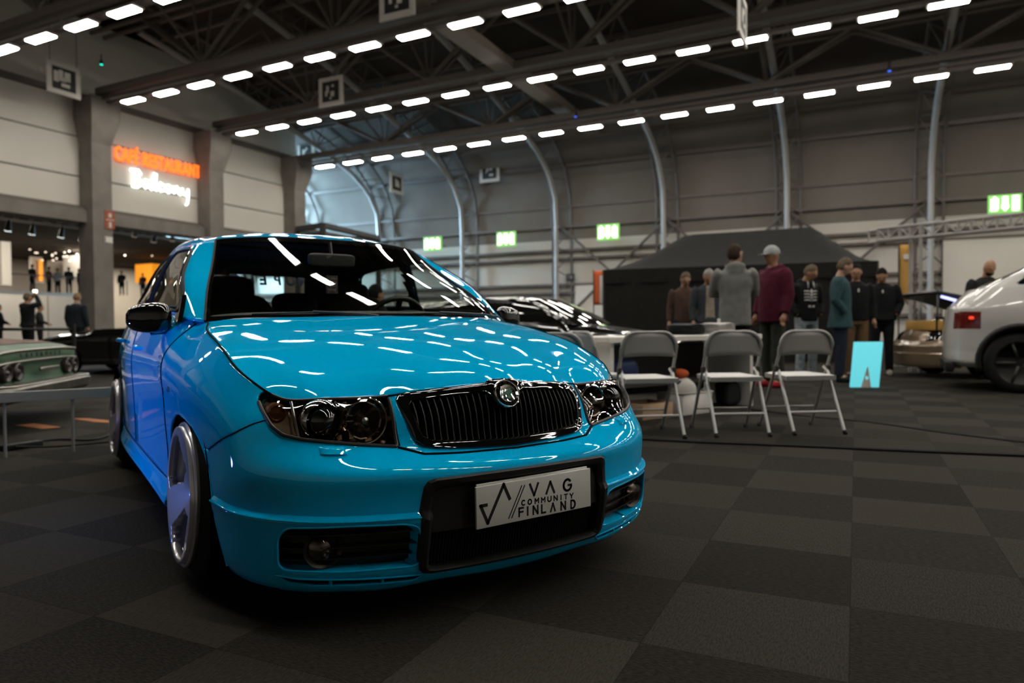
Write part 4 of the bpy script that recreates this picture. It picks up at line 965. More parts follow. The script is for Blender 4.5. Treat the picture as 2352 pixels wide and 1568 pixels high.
# green exit signs and the door number signs on the far wall
M['exit_green'] = mat('exit_green', (.05,.3,.05), .5, emit=(.26,.62,.14), es=1.0); M['exit_white'] = mat('exit_white', (.8,.9,.7), .5, emit=(.9,1.0,.62), es=3.2)
for (x, y, w_, h_), lb in zip([(994,560,40,32),(1163,549,43,34),(1397,533,50,37),(2308,468,78,42)],
    ['leftmost green and white lit exit sign on the far wall', 'green and white lit exit sign between two arched ribs, second from left', 'green lit exit sign left above the black tent', 'large green lit exit sign high on the wall at the right edge']):
    p = on_a(x, y, 35.6); dep = (p-CP) @ CF; q = on_a(x+w_/2, y, 35.6); r = on_a(x-w_/2, y, 35.6); W_ = np.linalg.norm(q-r); Hh = h_/CAM_F*dep
    b = MB().box((0,0,0), (.12, W_, Hh), None, .02); o = b.build('exit_sign', M['exit_green'], None, False); o.location = p; o.rotation_euler = (0,0,HANG)
    for k in (-1, 0, 1):
        b = MB()
        if k == 1 and W_ > 1.0 and x > 2000: b.box((-.07, -k*W_*.31, 0), (.03, W_*.20, Hh*.8))
        elif k == 0: b.box((-.07, 0, .08*Hh), (.03, W_*.16, Hh*.6)); b.box((-.07, 0, -.1*Hh), (.03, W_*.2, Hh*.16)); b.prism([(-W_*.12,-.18*Hh),(W_*.12,-.18*Hh),(0,-.4*Hh)], -.085, -.055, Matrix(((0,0,1,0),(1,0,0,0),(0,1,0,0),(0,0,0,1))))
        else: b.box((-.07, -k*W_*.31, 0), (.03, W_*.22, Hh*.6)); b.box((-.07, -k*W_*.31, Hh*.33), (.03, W_*.07, Hh*.14)); b.box((-.07, -k*W_*.33, -Hh*.3), (.03, W_*.2, Hh*.12))
        mk('exit_pictogram', b.V, b.F, M['exit_white'], o, False)
    bb = MB().box((.7,0,0), (1.4,.05,.05)); mk('sign_bracket', bb.V, bb.F, M['dark'], o); tag(o, lb, 'sign', 'lit exit signs along the far wall')
def wall_sign(x, y, w_, h_, txt, label):
    p = on_a(x, y, 37.0); dep = (p-CP) @ CF; W_ = np.linalg.norm(on_a(x+w_/2, y, 37.)-on_a(x-w_/2, y, 37.)); Hh = h_/CAM_F*dep
    b = MB().box((0,0,0), (.06, W_, Hh)); o = b.build('door_number_sign', M['sign_black'], None, False); o.location = p; o.rotation_euler = (0,0,HANG)
    text_obj('sign_number', txt, Hh*.55, M['sign_white'], frame((-.045, 0, 0), (0,-1,0), (0,0,1)), o, .01); tag(o, label, 'sign'); return o
wall_sign(2197, 580, 45, 43, '7.F', 'large black door number sign 7.F on the far wall at right')
wall_sign(1310, 637, 18, 17, '7.E', 'small black door number sign beside the arched rib left of the tent')
b = MB(); hbox(36.95, 37.05, ab(on_a(1390,700,37))[1], ab(on_a(1322,700,37))[1], 0, ab(on_a(1350,655,37))[2], b); hall_obj(b, 'door_1', M['panel'], kind='structure')
b = MB(); hbox(36.9, 37.05, ab(on_a(2352,700,37))[1]-2, ab(on_a(2165,700,37))[1], 0, ab(on_a(2200,552,37))[2], b); hall_obj(b, 'door_2', M['panel'], kind='structure')
# restaurant sign on the balcony wall
M['neon_orange'] = mat('neon_orange', (.8,.2,.02), .5, emit=(1.0,.15,.012), es=1.6); M['neon_white'] = mat('neon_white', (.9,.9,.9), .5, emit=(.95,1.0,.95), es=2.2)
p0 = on_b(263, 352, WB+.2); p1 = on_b(460, 396, WB+.2); e = empty('restaurant_sign', p0, 0)
tag(e, 'lit restaurant sign on the beige left wall, orange capitals over white script', 'sign')
wx = np.array([HE1[0], HE1[1], 0]); L_ = np.linalg.norm((p1-p0)[:2])
t = text_obj('orange_letters', 'CAFÉ RESTAURANT', .82, M['neon_orange'], frame((0,0,0), (1,0,0), (0,0,1)), e, .04, 'LEFT', bold=.015, spacing=1.08)
sx = L_ / max(.1, max(v.co.x for v in t.data.vertices)); t.matrix_local = frame((0,0,0), tuple(HE1), (0,0,1)) @ Matrix.Diagonal((sx,1,1,1))
p2 = on_b(300, 408, WB+.2); p3 = on_b(432, 428, WB+.2)
SCR = [[(.0,.9),(.12,1.0),(.10,.5),(.06,.05)],[(.0,.95),(.25,1.0),(.34,.82),(.22,.60),(.10,.55),(.30,.48),(.36,.25),(.22,.05),(.06,.05)],[(.62,.5),(.48,.55),(.42,.3),(.48,.08),(.60,.25),(.64,.5),(.62,.15),(.70,.05)],
       [(.72,.1),(.82,.5),(.86,1.0),(.79,1.02),(.76,.5),(.80,.1),(.88,.08)],[(1.10,.45),(1.0,.55),(.93,.3),(1.0,.07),(1.12,.15)],[(1.28,.5),(1.18,.45),(1.18,.15),(1.28,.07),(1.38,.2),(1.36,.45),(1.28,.5)],
       [(1.46,.5),(1.48,.08)],[(1.48,.35),(1.58,.52),(1.66,.4),(1.66,.10),(1.72,.08)],[(1.78,.5),(1.80,.15),(1.90,.10),(1.98,.3)],[(2.0,.52),(2.0,.1),(1.97,-.35),(1.90,-.45)]]
b = MB(); S_ = np.linalg.norm((p3-p2)[:2])/2.0; hz = .84
for st in SCR: b.tube([tuple((p2-p0) + HE1*x*S_ + np.array([0,0,(z-.5)*hz*.95])) for x, z in st], .050, 8)
mk('white_script', b.V, b.F, M['neon_white'], e)
# fire point signs on the column
for x, y, w_, h_, nm, m_, lb in ((252,505,22,42,'fire_point_sign',mat('fire_red',(.32,.07,.03),.6),'red and white fire point sign on the concrete column'), (250,551,17,14,'column_plate',M['sign_white'],'small white plate on the concrete column under the red sign')):
    p = on_b(x, y, WB-.47); dep = (p-CP)@CF; b = MB().box((0,0,0), (w_/CAM_F*dep*1.05, .04, h_/CAM_F*dep)); o = b.build(nm, m_, None, False); o.location = p; o.rotation_euler = (0,0,HANG); tag(o, lb, 'sign')
    if h_ > 20:
        b = MB().box((.0,-.025,.18), (.12,.02,.16)); b.box((0,-.025,-.2),(.10,.02,.22)); b.box((0,-.025,0),(.34,.02,.03)); mk('sign_symbol', b.V, b.F, M['sign_white'], o, False)
# back hall under the balcony wall
b = MB(); p = on_b(218, 700, 37.5); hbox(ab(p)[0]-14, ab(p)[0], 37.4, 37.6, 0, 2.55, b); o = hall_obj(b, 'partition_panel', M['white_wall'], 'long white partition wall behind the people on the left', 'partition')
b = MB()
for k in range(1, 5): b.box((ab(p)[0]-2.6*k, 37.38, 1.27), (.02,.02,2.55))
hall_obj(b, 'panel_joints', M['steel_dark'], parent=o)
MZ = 44.0; pa = on_b(228, 690, MZ)
b = MB(); hbox(-20, 30.4, MZ, MZ+8, 2.45, 3.05, b); hall_obj(b, 'trim_mezzanine', M['white_wall'], kind='structure')
b = MB(); b.box((5, MZ+.1, 4.05), (50,.06,.06))
for k in range(0, 26): b.box((-18+2*k, MZ+.1, 3.55), (.05,.05,1.0))
o = hall_obj(b, 'railing', M['steel_dark'], 'long balcony railing over the white slab at the left', 'railing')
M['kiosk_light'] = mat('kiosk_light', (.8,.9,.9), .5, emit=(.85,1.0,.98), es=1.5); M['kiosk_orange'] = mat('kiosk_orange', (.8,.3,.02), .5, emit=(1.0,.33,.02), es=.75); M['bulb'] = mat('bulb', (1,1,1), .5, emit=(1,.8,.6), es=1.8); M['spot_lens'] = mat('spot_lens', (1,1,1), .5, emit=(.9,1,1), es=8)
def hb(x0, x1, y0, y1, bdist, th, name, m, label=None, cat=None, parent=None, group=None):
    p = on_b((x0+x1)/2, (y0+y1)/2, bdist); dep = (p-CP)@CF; q0 = on_b(x0, (y0+y1)/2, bdist); q1 = on_b(x1, (y0+y1)/2, bdist); W_ = np.linalg.norm((q1-q0)[:2])
    b = MB().box((0,0,0), (W_, th, (y1-y0)/CAM_F*dep)); o = b.build(name, m, None, False); o.location = p; o.rotation_euler = (0,0,HANG)
    if label: tag(o, label, cat, group)
    return o
k1 = hb(165, 224, 590, 638, 52, 2.0, 'kiosk', M['white_wall'], 'white kiosk with bright screen and orange counter on the balcony', 'kiosk')
def child_of(o, par): o.matrix_parent_inverse = (Matrix.Translation(par.location) @ Matrix.Rotation(par.rotation_euler.z, 4, 'Z')).inverted(); o.parent = par
for o in (hb(184, 222, 588, 616, 50.9, .1, 'bright_screen', M['kiosk_light']), hb(168, 222, 622, 634, 50.9, .15, 'orange_counter', M['kiosk_orange'])): child_of(o, k1)
for x in (178, 188, 198, 206, 215): o = hb(x-2, x+3, 628, 633, 50.7, .1, 'counter_bulb', M['bulb']); child_of(o, k1)
k2 = hb(330, 376, 608, 650, 52, 2.0, 'snack_bar', M['kiosk_orange'], 'orange lit snack bar on the balcony just left of the blue car', 'kiosk')
for x, y in ((341,619),(352,634),(357,634)): child_of(hb(x-3, x+4, y-3, y+4, 50.8, .1, 'bar_light', M['bulb']), k2)
hb(70, 96, 590, 650, 55, .3, 'banner_wall', M['white_wall'], 'white banner wall at the back of the balcony, left of the kiosk', 'banner'); hb(92, 96, 596, 645, 54.5, .3, 'orange_banner', M['kiosk_orange'], 'narrow orange banner at the back of the balcony', 'banner')
hb(112, 160, 600, 640, 55, .3, 'display_wall', M['white_wall'], 'pale display wall between banner and kiosk at the back', 'display')
hb(0, 22, 555, 655, 40, .3, 'tall_white_panel', M['white_wall'], 'tall white panel at the far left under the balcony wall', 'panel')
# lighting truss with spot lamps under the balcony wall
b = MB()
TZ = ab(on_b(100, 512, 31))[2]
for dz in (0, .35):
    for db in (0, .35): b.tube([(-5, 31+db, TZ+dz), (30, 31+db, TZ+dz)], .035, 6)
for k in range(60): b.tube([(-5+.58*k, 31, TZ), (-4.71+.58*k, 31, TZ+.35), (-4.42+.58*k, 31, TZ)], .018, 4)
hall_obj(b, 'lighting_truss', M['steel'], 'long silver lighting truss under the beige left wall', 'truss')
for k, (x, y) in enumerate([(18,530),(73,538),(140,545),(187,552),(308,543),(352,556),(395,553)]):
    p = on_b(x, y, 31.1); b = MB().lathe([(.03,.45),(.08,.38),(.10,.2),(.13,.02),(.125,.0)], 14); b.tube([(0,0,.4),(0,0,TZ-p[2])], .02, 5)
    o = b.build('spot_lamp', M['dark']); o.location = p; o.rotation_euler = (.25,0,HANG)
    mk('lamp_glass', *(lambda q: (q.V, q.F))(MB().lathe([(.001,-.01),(.125,-.005)], 14)), M['spot_lens'] if k < 4 else M['bulb'], o)
    tag(o, f'spot lamp on the lighting truss, {ORD[k]} from the left', 'spot lamp', 'spot lamps on the lighting truss')
rnd = random.Random(5)
for k in range(28):
    x = rnd.choice([rnd.uniform(68, 215), rnd.uniform(68, 215), rnd.uniform(262, 440)]); y = rnd.uniform(572, 600) if x < 220 else rnd.uniform(560, 592)
    p = on_b(x, y, 50); 
    if p[2] > 6.5: p[2] = 6.5
    b = MB().lathe([(.001,0),(.06,0),(.065,.05),(.001,.08)], 10); o = b.build('ceiling_spot', M['bulb']); o.location = p; mk('lamp_cord', *(lambda q: (q.V, q.F))(MB().tube([(0,0,.08),(0,0,max(.12, 6.6-p[2]))], .012, 4)), M['dark'], o); tag(o, 'tiny warm ceiling light far back above the balcony', 'ceiling light', 'tiny ceiling lights above the balcony')
# ---------------------------------------------------------------- black frame stand behind the blue car
c0, c1, c2, c3 = at_z(683,526,2.62), at_z(742,517,2.62), at_z(868,547,2.62), at_z(806,549,2.62)
zt = 2.62; L_ = [np.array([c[0], c[1], zt]) for c in (c0, c1, c2, c3)]
b = MB()
for k in range(4):
    p, q = L_[k], L_[(k+1) % 4]; b.tube([p, q], .06, 4); b.tube([p-[0,0,.15], q-[0,0,.15]], .045, 4); b.tube([(p[0],p[1],0), p], .05, 6)
b.build('frame_stand', M['dark'], None, False); tag(bpy.data.objects['frame_stand'], 'tall black metal frame stand rising behind the blue car roof', 'frame')
# ---------------------------------------------------------------- black pop up tent
M['tent'] = noise_mat('tent_cloth', (.009,.0085,.0075), (.012,.0115,.010), 6, .85, spec=.2)
tl, tr = at_z(1386, 618, 2.25), None
dl, dr = 17.0, 15.0
A_, B_ = at(1386, 620, dl), at(2016, 600, dr); A_[2] = B_[2] = (A_[2]+B_[2])/2
ux = (B_-A_); TW = np.linalg.norm(ux); ux /= TW; uy = np.array([-ux[1], ux[0], 0]); TD = 3.0; ez = A_[2]
if uy @ CF < 0: uy = -uy
def tp(u, v, z): return A_ + ux*u + uy*v + np.array([0,0,z-ez])
r0, r1 = 1.75, 4.75; rz0 = at(1555, 537, 17.6)[2]; rz1 = at(1846, 519, 16.6)[2]
b = MB(); V = [tp(0,0,ez), tp(TW,0,ez), tp(TW,TD,ez), tp(0,TD,ez), tp(r0,TD/2,rz0), tp(r1,TD/2,rz1)]
rows = []
NU = 24
for i in range(NU+1):
    u = TW*i/NU; t0 = min(1, u/r0) if u < r0 else (1 if u <= r1 else max(0, (TW-u)/(TW-r1))); rz = ez + ((rz0 + (rz1-rz0)*min(1, max(0, (u-r0)/(r1-r0)))) - ez)*(t0**1.35)
    row = []
    for j in range(13):
        s = j/12; v = TD*s; k = 1-abs(2*s-1); row.append(tp(u, v, ez + (rz-ez)*min(1, k/max(t0, .05))**1.2 if t0 > .02 else ez))
    rows.append(row)
tent = empty('pop_up_tent', tp(TW/2, 0, 0)); TO = tp(TW/2, 0, 0)
def tpart(b, name, m, smooth=False): return mk(name, np.array(b.V)-TO, b.F, m, tent, smooth, 30)
tpart(MB().grid(np.array(rows)), 'tent_roof', M['tent'], True)
b = MB(); b.grid(np.array([[tp(TW*i/30, .02*math.sin(i*1.3), .02+(ez-.02)*j/4) for j in range(5)] for i in range(31)])); tpart(b, 'front_wall', M['tent'], True)
b = MB(); b.grid(np.array([[tp(0, TD*i/6, .02+(ez-.02)*j/4) for j in range(5)] for i in range(7)])); b.grid(np.array([[tp(0, 0, 0)+uy*TD+ux*TW*i/6 + np.array([0,0,.02+(ez-.02)*j/4]) for j in range(5)] for i in range(7)])); tpart(b, 'side_wall', M['tent'])
b = MB(); b.grid(np.array([[tp(TW*i/6, -.02, ez-.32+.33*j) for j in range(2)] for i in range(7)])); b.grid(np.array([[tp(TW+.02, TD*i/6, ez-.32+.33*j) for j in range(2)] for i in range(7)])); tpart(b, 'valance', M['tent'])
for u, v in ((0,0),(TW,0),(0,TD),(TW,TD)): b = MB(); b.tube([tp(u,v,0), tp(u,v,ez)], .025, 6); tpart(b, 'tent_leg', M['dark'])
tag(tent, 'large black pop up tent with closed front behind the group of people', 'tent')
# ---------------------------------------------------------------- folding chairs
M['chair_metal'] = mat('chair_enamel', (.34,.325,.30), .38, .1, .2); M['chair_back'] = mat('chair_back_panel', (.30,.285,.265), .55); M['chair_seat'] = mat('chair_seat', (.62,.61,.58), .5)
def chair(label, loc, ang):
    """local: seat faces +y, origin on the floor"""
    r = empty('folding_chair', loc, ang); tag(r, label, 'chair', 'grey metal folding chairs behind the blue car')
    W_ = .225
    for s in (-1, 1):
        b = MB().tube([(s*W_*1.0,.24,.0),(s*W_*.96,-.02,.50),(s*W_*.95,-.07,.60)], .012, 10); fr = b.build('frame_leg', M['chair_metal'], r)
        mk('foot_cap', *(lambda q: (q.V, q.F))(MB().tube([(s*W_,.243,.0),(s*W_,.235,.03)], .016, 10)), M['rubber'], fr)
        b = MB().tube([(s*W_*.90,-.30,.0),(s*W_*.90,-.05,.47),(s*W_*.88,.0,.50)], .0115, 10); o = b.build('rear_leg', M['chair_seat'], r)
        mk('foot_cap', *(lambda q: (q.V, q.F))(MB().tube([(s*W_*.9,-.302,.0),(s*W_*.9,-.29,.03)], .016, 10)), M['rubber'], o)
        mk('hinge', *(lambda q: (q.V, q.F))(MB().box((s*W_*.955,-.03,.49), (.03,.05,.05), None, .006)), M['dark'], fr)
    P_ = [(-W_*.95,-.07,.60)] + [(-W_*.97 + .02*0, -.085, .66)]
    pts = [(-W_*.95,-.07,.60),(-W_*.96,-.085,.66)]
    for k in range(0, 9):
        a = math.pi - (math.pi/2)*k/8; pts.append((-W_*.95+.11 + .11*math.cos(a), -.10-.0*k, .675 + .11*math.sin(a)))
    pts += [(-x, y, z) for x, y, z in pts[::-1]]
    MB_ = MB().tube(pts, .013, 10); bt = MB_.build('back_tube', M['chair_metal'], r)
    rows = []
    for i in range(17):
        x = -W_*.93 + 2*W_*.93*i/16; e_ = abs(x)/(W_*.93); top = .78 - (.11*(1-math.sqrt(max(0, 1-((abs(x)-(W_*.95-.11))/.11)**2))) if abs(x) > W_*.95-.11 else 0)
        zs = np.linspace(.595 + .012*(1-e_**2), top, 6); rows.append([(x, -.088 - .022*(1-e_**2) - .01*(z-.6), z) for z in zs])
    o = MB().grid(np.array(rows)).build('backrest', M['chair_back'], r); solid(o, .006)
    rows = []
    for i in range(13):
        x = -.205 + .41*i/12; row = []
        for j in range(13):
            y = -.17 + .40*j/12; e_ = max(abs(x)/.205, abs(y-.03)/.20); row.append((x*(1-.10*(j/12)) if True else x, y, .452 - (.010*(1-e_**2)) - (.012 if e_ > .98 else 0)))
        rows.append(row)
    G = np.array(rows); b = MB().grid(G); o = b.build('seat', M['chair_seat'], r)
    edge = [tuple(G[i,0]) for i in range(13)] + [tuple(G[12,j]) for j in range(13)] + [tuple(G[12-i,12]) for i in range(13)] + [tuple(G[0,12-j]) for j in range(13)]
    n = len(edge); V = edge + [(x, y, z-.035) for x, y, z in edge]; mk('seat_rim', V, [(i,(i+1)%n,n+(i+1)%n,n+i) for i in range(n)], M['chair_back'], o, False)
    for y, z, m_ in ((-.205, .165, M['chair_seat']), (.165, .165, M['chair_metal'])):
        MB().tube([(-W_*.93,y,z),(W_*.93,y,z)], .008, 8).build('stretcher', m_, r)
    return r
def chair_at(label, rear_l, rear_r, front_l):
    a, c = at_z(*rear_l, 0), at_z(*rear_r, 0); f = at_z(*front_l, 0); x = (c-a)[:2]; x = x/np.linalg.norm(x); y = np.array([-x[1], x[0]]); ang = math.atan2(x[1], x[0])
    m = (a+c)/2; loc = m[:2] + y*.30; return chair(label, (loc[0], loc[1], 0), ang)
chair_at('folding chair nearest the blue car, leftmost of three seen from behind', (1447, 1012), (1578, 1008), (1430, 995))
chair_at('middle folding chair of three, in front of the white table end', (1641, 1005), (1774, 1003), (1590, 990))
chair_at('rightmost folding chair of three, beside the turquoise lit board', (1823, 1000), (1944, 997), (1751, 982))
q = at(1352, 800, 5.9); chair('folding chair turned sideways at the left table end', (q[0], q[1], 0), math.radians(-95))
q = at(1262, 800, 5.0); chair('folding chair mostly hidden behind the blue bonnet', (q[0], q[1], 0), math.radians(-30))
# ---------------------------------------------------------------- table with shirts and boxes
M['table_top'] = mat('table_white', (.70,.67,.62), .45)
e0 = at_z(1732, 932, 0); tz = .74
t0_ = at_z(1392, 768, tz) if False else at(1392, 770, 6.05); tdir = e0[:2] - t0_[:2]; TL = np.linalg.norm(tdir); tdir /= TL; tn = np.array([-tdir[1], tdir[0]])
if tn @ CF[:2] < 0: tn = -tn
table = empty('table', (e0[0], e0[1], 0)); tag(table, 'long white table with folded shirts behind the folding chairs', 'table'); ta = math.atan2(tdir[1], tdir[0]); table.rotation_euler = (0,0,ta)
vs = 1 if np.dot(tn, [-math.sin(ta), math.cos(ta)]) > 0 else -1
def lt(b, name, m, par=table, smooth=False): return mk(name, [(x, y*vs, z) for x, y, z in b.V], [f if vs == 1 else f[::-1] for f in b.F], m, par, smooth)
lt(MB().box((-TL/2+.05, .33, tz-.025), (TL+.1, .72, .05), None, .006), 'tabletop', M['table_top']); lt(MB().box((0, .33, tz/2-.02), (.045, .60, tz-.04)), 'end_panel', M['table_top']); lt(MB().box((-TL+.1, .33, tz/2-.02), (.045, .60, tz-.04)), 'end_panel', M['table_top'])
lt(MB().box((-TL/2, .33, .30), (TL-.1, .55, .03)), 'shelf', M['dark']); lt(MB().box((-TL/2, .60, .40), (TL-.1, .02, .5)), 'modesty_panel', M['dark'])
def T2W(x, y, z): c, s = math.cos(ta), math.sin(ta); return (e0[0] + x*c - y*vs*s, e0[1] + x*s + y*vs*c, z)
def shirt_stack(x, w_, h_, n, m, label, seed):
    r = random.Random(seed); 
    for k in range(n):
        b = MB(); rows = []; z0 = tz + h_*k/n; th = h_/n*.93
        for i in range(17):
            u = i/16; row = []
            for j in range(15):
                a = 2*math.pi*j/14; e_ = .35; cx = math.copysign(abs(math.cos(a))**e_, math.cos(a)); cz = math.copysign(abs(math.sin(a))**.8, math.sin(a))
                f = math.sin(math.pi*min(1, max(0, u)))**.22 if 0 < u < 1 else .02
                zz = z0 + th/2 + th/2*cz*f + .010*math.sin(u*9+seed+k*.3)*(k/n)
                row.append(((u-.5)*w_*(1+.02*r.random()), cx*.16*f*(1+.03*r.random()), zz))
            rows.append(row)
        b.grid(np.array(rows)); o = b.build('folded_shirt', m, None, True, 60); c = T2W(x, .33, 0); o.location = (c[0], c[1], 0); o.rotation_euler = (0,0,ta)
        tag(o, label.format(['bottom','second','third','fourth','fifth','sixth','top'][k] if k < n-1 else 'top'), 'shirt', 'folded shirts stacked on the white table')
M['cloth_dark'] = mat('dark_cloth', (.008,.010,.012), .9); M['cloth_grey'] = mat('grey_cloth', (.44,.42,.40), .9)
shirt_stack(-.20, .42, .115, 6, M['cloth_grey'], 'light grey folded shirt, {} one of the right hand stack', 1)
shirt_stack(-.68, .36, .11, 5, M['cloth_dark'], 'black folded shirt, {} one of the left hand stack', 2)
b = MB().box((0,0,0), (.05,.003,.045)); b.V = [(x, y, z) for x, y, z in b.V]; o = b.build('paper_tag', M['white'], None, False); c = T2W(-.18, .30, tz+.14); o.location = c; o.rotation_euler = (0,0,ta); tag(o, 'small white paper tag standing on the light grey shirts', 'tag')
def bin_(x, y, z, w_, d_, h_, m, nm, label, flare=.88, ang=0, lid=None, cat='box'):
    b = MB(); V = [(sx*w_/2*f, sy*d_/2*f, zz) for zz, f in ((0, flare), (h_, 1)) for sx, sy in ((-1,-1),(1,-1),(1,1),(-1,1))]; b.add(V, [(0,3,2,1),(0,1,5,4),(1,2,6,5),(2,3,7,6),(3,0,4,7)])
    o = b.build(nm, m, None, False); solid(o, .006); o.location = T2W(x, y, z); o.rotation_euler = (0,0,ta+ang); tag(o, label, cat)
    if lid is not None: mk('rim_band', *(lambda q: (q.V, q.F))(MB().tube([(-w_/2,-d_/2,h_),(w_/2,-d_/2,h_),(w_/2,d_/2,h_),(-w_/2,d_/2,h_)], .010, 6, True)), lid, o)
    return o
M['bin_white'] = mat('bin_plastic', (.55,.52,.49), .4); M['cardboard'] = noise_mat('cardboard', (.26,.165,.095), (.30,.20,.12), 8, .85); M['bag_blue'] = mat('blue_bag', (.01,.03,.12), .5); M['bag_white'] = mat('bag_white', (.6,.57,.52), .6); M['orange_cloth'] = mat('orange_cloth', (.6,.10,.02), .8)
bin_(-.98, .10, 0, .44, .32, .20, M['bin_white'], 'plastic_crate', 'white plastic crate on the floor under the table', lid=M['bin_white'])
bin_(-1.50, .12, 0, .40, .30, .14, M['cardboard'], 'cardboard_box', 'open brown cardboard box on the floor beside the plastic crate', 1.0)
def blob(name, c, d, m, label, cat, e=.8, seed=0):
    r = random.Random(seed); b = MB(); rows = []
    for i in range(13):
        th = math.pi*i/12; row = []
        for j in range(19):
            ph = 2*math.pi*(j % 18)/18; f = lambda t: math.copysign(abs(t)**e, t); k = 1 + .10*math.sin(3*ph+seed) * math.sin(th)*math.sin(2*th+seed)
            row.append((d[0]/2*f(math.sin(th)*math.cos(ph))*k, d[1]/2*f(math.sin(th)*math.sin(ph))*k, d[2]/2*f(math.cos(th))+d[2]/2))
        rows.append(row)
    b.grid(np.array(rows), True); o = b.build(name, m, None, True, 80); o.location = c; o.rotation_euler = (0,0,ta)
    if label: tag(o, label, cat)
    return o
blob('plastic_bag', T2W(-1.0, .12, .12), (.30,.22,.22), M['bag_white'], 'crumpled white bag standing in the plastic crate', 'bag', .9, 1)
blob('orange_cloth', T2W(-1.02, .12, .33), (.17,.14,.09), M['orange_cloth'], 'orange cloth lying on the white bag in the crate', 'cloth', .9, 2)
blob('blue_bag', T2W(-1.70, .25, .315), (.36,.22,.22), M['bag_blue'], 'blue shopping bag on the dark shelf under the table', 'bag', .5, 3)
blob('black_bag', T2W(-.15, .22, .0), (.24,.2,.26), M['cloth_dark'], 'black bag on the floor beside the table end panel', 'bag', .5, 4)
bx = bin_(-TL-.34, .36, 0, .55, .35, .52, M['table_top'], 'white_box', 'large white box at the left end of the table behind the blue car', 1.0)
blob('grey_backpack', T2W(-TL-.34, .36, .53), (.42,.26,.17), M['bag_white'], 'pale grey bag lying on the large white box', 'bag', .6, 5)
# turquoise lit board with a compass shape cut in
M['cyan_board'] = mat('cyan_board', (.08,.5,.55), .5, emit=(.14,.62,.70), es=.9)
p = at_z(1985, 889, .0); q0 = at_z(1948, 888, 0); q1 = at_z(2012, 888, 0); W_ = np.linalg.norm(q1-q0); dep = (p-CP)@CF; hh = 104/CAM_F*dep
ang = math.atan2((q1-q0)[1], (q1-q0)[0]); b = MB().box((0,0,hh/2), (W_,.05,hh), None, .004); b.V = [(x + .05*z/hh, y, z) for x, y, z in b.V]; o = b.build('light_board', M['cyan_board'], None, False); o.location = p; o.rotation_euler = (0,0,ang)
mk('compass_mark', *(lambda q_: (q_.V, q_.F))(MB().prism([(-.055,.0),(.075,.0),(.035,hh*.46),(.03,hh*.47)], .026, .034, Matrix(((1,0,0,0),(0,0,-1,0),(0,1,0,0),(0,0,0,1))))), M['sign_white'], o, False)
mk('compass_eye', *(lambda q_: (q_.V, q_.F))(MB().lathe([(.001,.037),(.02,.036),(.021,.03)], 16, Matrix.Translation((.02,0,hh*.21)) @ Matrix.Rotation(math.pi/2, 4, 'X'))), M['cyan_board'], o, False)
tag(o, 'glowing turquoise board with a grey compass shape on the floor', 'light board')
# cables
def cable(name, px, label, r=.007, z=.008):
    P_ = [at_z(x, y, z) for x, y in px]; Q = arcs(P_, 40); c = Q[0]; b = MB().tube(Q - c, r, 6); o = b.build(name, M['rubber']); o.location = c; tag(o, label, 'cable'); return o
cable('floor_cable', [(1440,1006),(1600,1014),(1800,1022),(2050,1033),(2420,1048)], 'black cable running across the carpet in front of the chairs', .010, .010)
cable('floor_cable', [(1700,935),(1850,955),(1990,968),(2150,990),(2420,1022)], 'thin black cable from the table out to the right edge', .006, .007)
cable('floor_cable', [(-30,1040),(60,1018),(140,1008),(200,1010),(262,994)], 'black cable on the floor left of the rear wheel, upper one', .008, .009)
cable('floor_cable', [(-30,1022),(60,1026),(140,1024),(200,1019),(262,1014)], 'black cable on the floor left of the rear wheel, lower one', .008, .025)
c = at_z(50, 1030, 0); b = MB().box((0,0,.022), (.26,.07,.042), None, .008); o = b.build('power_strip', M['rubber']); o.location = c; o.rotation_euler = (0,0,.5); tag(o, 'black power strip on the floor at the left edge', 'power strip')
# orange floor markings
M['orange_mark'] = noise_mat('orange_mark', (.42,.13,.03), (.25,.10,.04), 9, .8)
for k, q in enumerate([[(35,976),(80,972),(140,980),(100,984)], [(160,960),(200,960),(262,966),(258,971),(215,968)]]):
    P_ = [at_z(x, y, .003) for x, y in q]; c = P_[0].copy(); c[2] = 0; n = len(P_); b = MB().add([p-c for p in P_] + [p-c-np.array([0,0,.0025]) for p in P_], [tuple(range(n)), tuple(range(2*n-1, n-1, -1))] + [(i,n+i,n+(i+1)%n,(i+1)%n) for i in range(n)]); o = b.build('floor_tape', M['orange_mark'], None, False); o.location = c; tag(o, ['orange painted patch on the floor at the far left', 'orange painted patch on the floor beside the rear wheel'][k], 'floor marking')
# white gantry truss and its post, banners
b = MB(); g0, g1 = at(2015, 540, 12.6), at(2420, 528, 10.6); gz0, gz1 = at(2015,526,12.6)[2], at(2015,553,12.6)[2]; 
def gp(t, z, off): n_ = np.array([CF[0], CF[1], 0]); return np.array([g0[0]+(g1[0]-g0[0])*t, g0[1]+(g1[1]-g0[1])*t, z]) + n_*off
for off in (0, .3):
    for z in (gz0, gz1): b.tube([gp(0,z,off), gp(1,z,off)], .025, 6)
for k in range(15):
    t = k/14
    for off in (0, .3): b.tube([gp(t,gz0,off), gp(t,gz1,off)], .018, 5)
    if k < 14: b.tube([gp(t,gz1 if k % 2 else gz0,0), gp(t+1/14,gz0 if k % 2 else gz1,0)], .014, 5); b.tube([gp(t,gz0,0), gp(t+1/14,gz0,.3)], .012, 5)
for t in (.28, .98):
    for off in (0, .3): b.tube([gp(t,0,off), gp(t,gz0,off)], .03, 6)
o = b.build('gantry_truss', M['rib']); tag(o, 'pale metal gantry truss above the white car at the right', 'truss')
M['yellow_flag'] = noise_mat('yellow_flag', (.50,.28,.07), (.46,.25,.06), 3, .8); M['orange_flag'] = mat('orange_flag', (.62,.12,.03), .8)
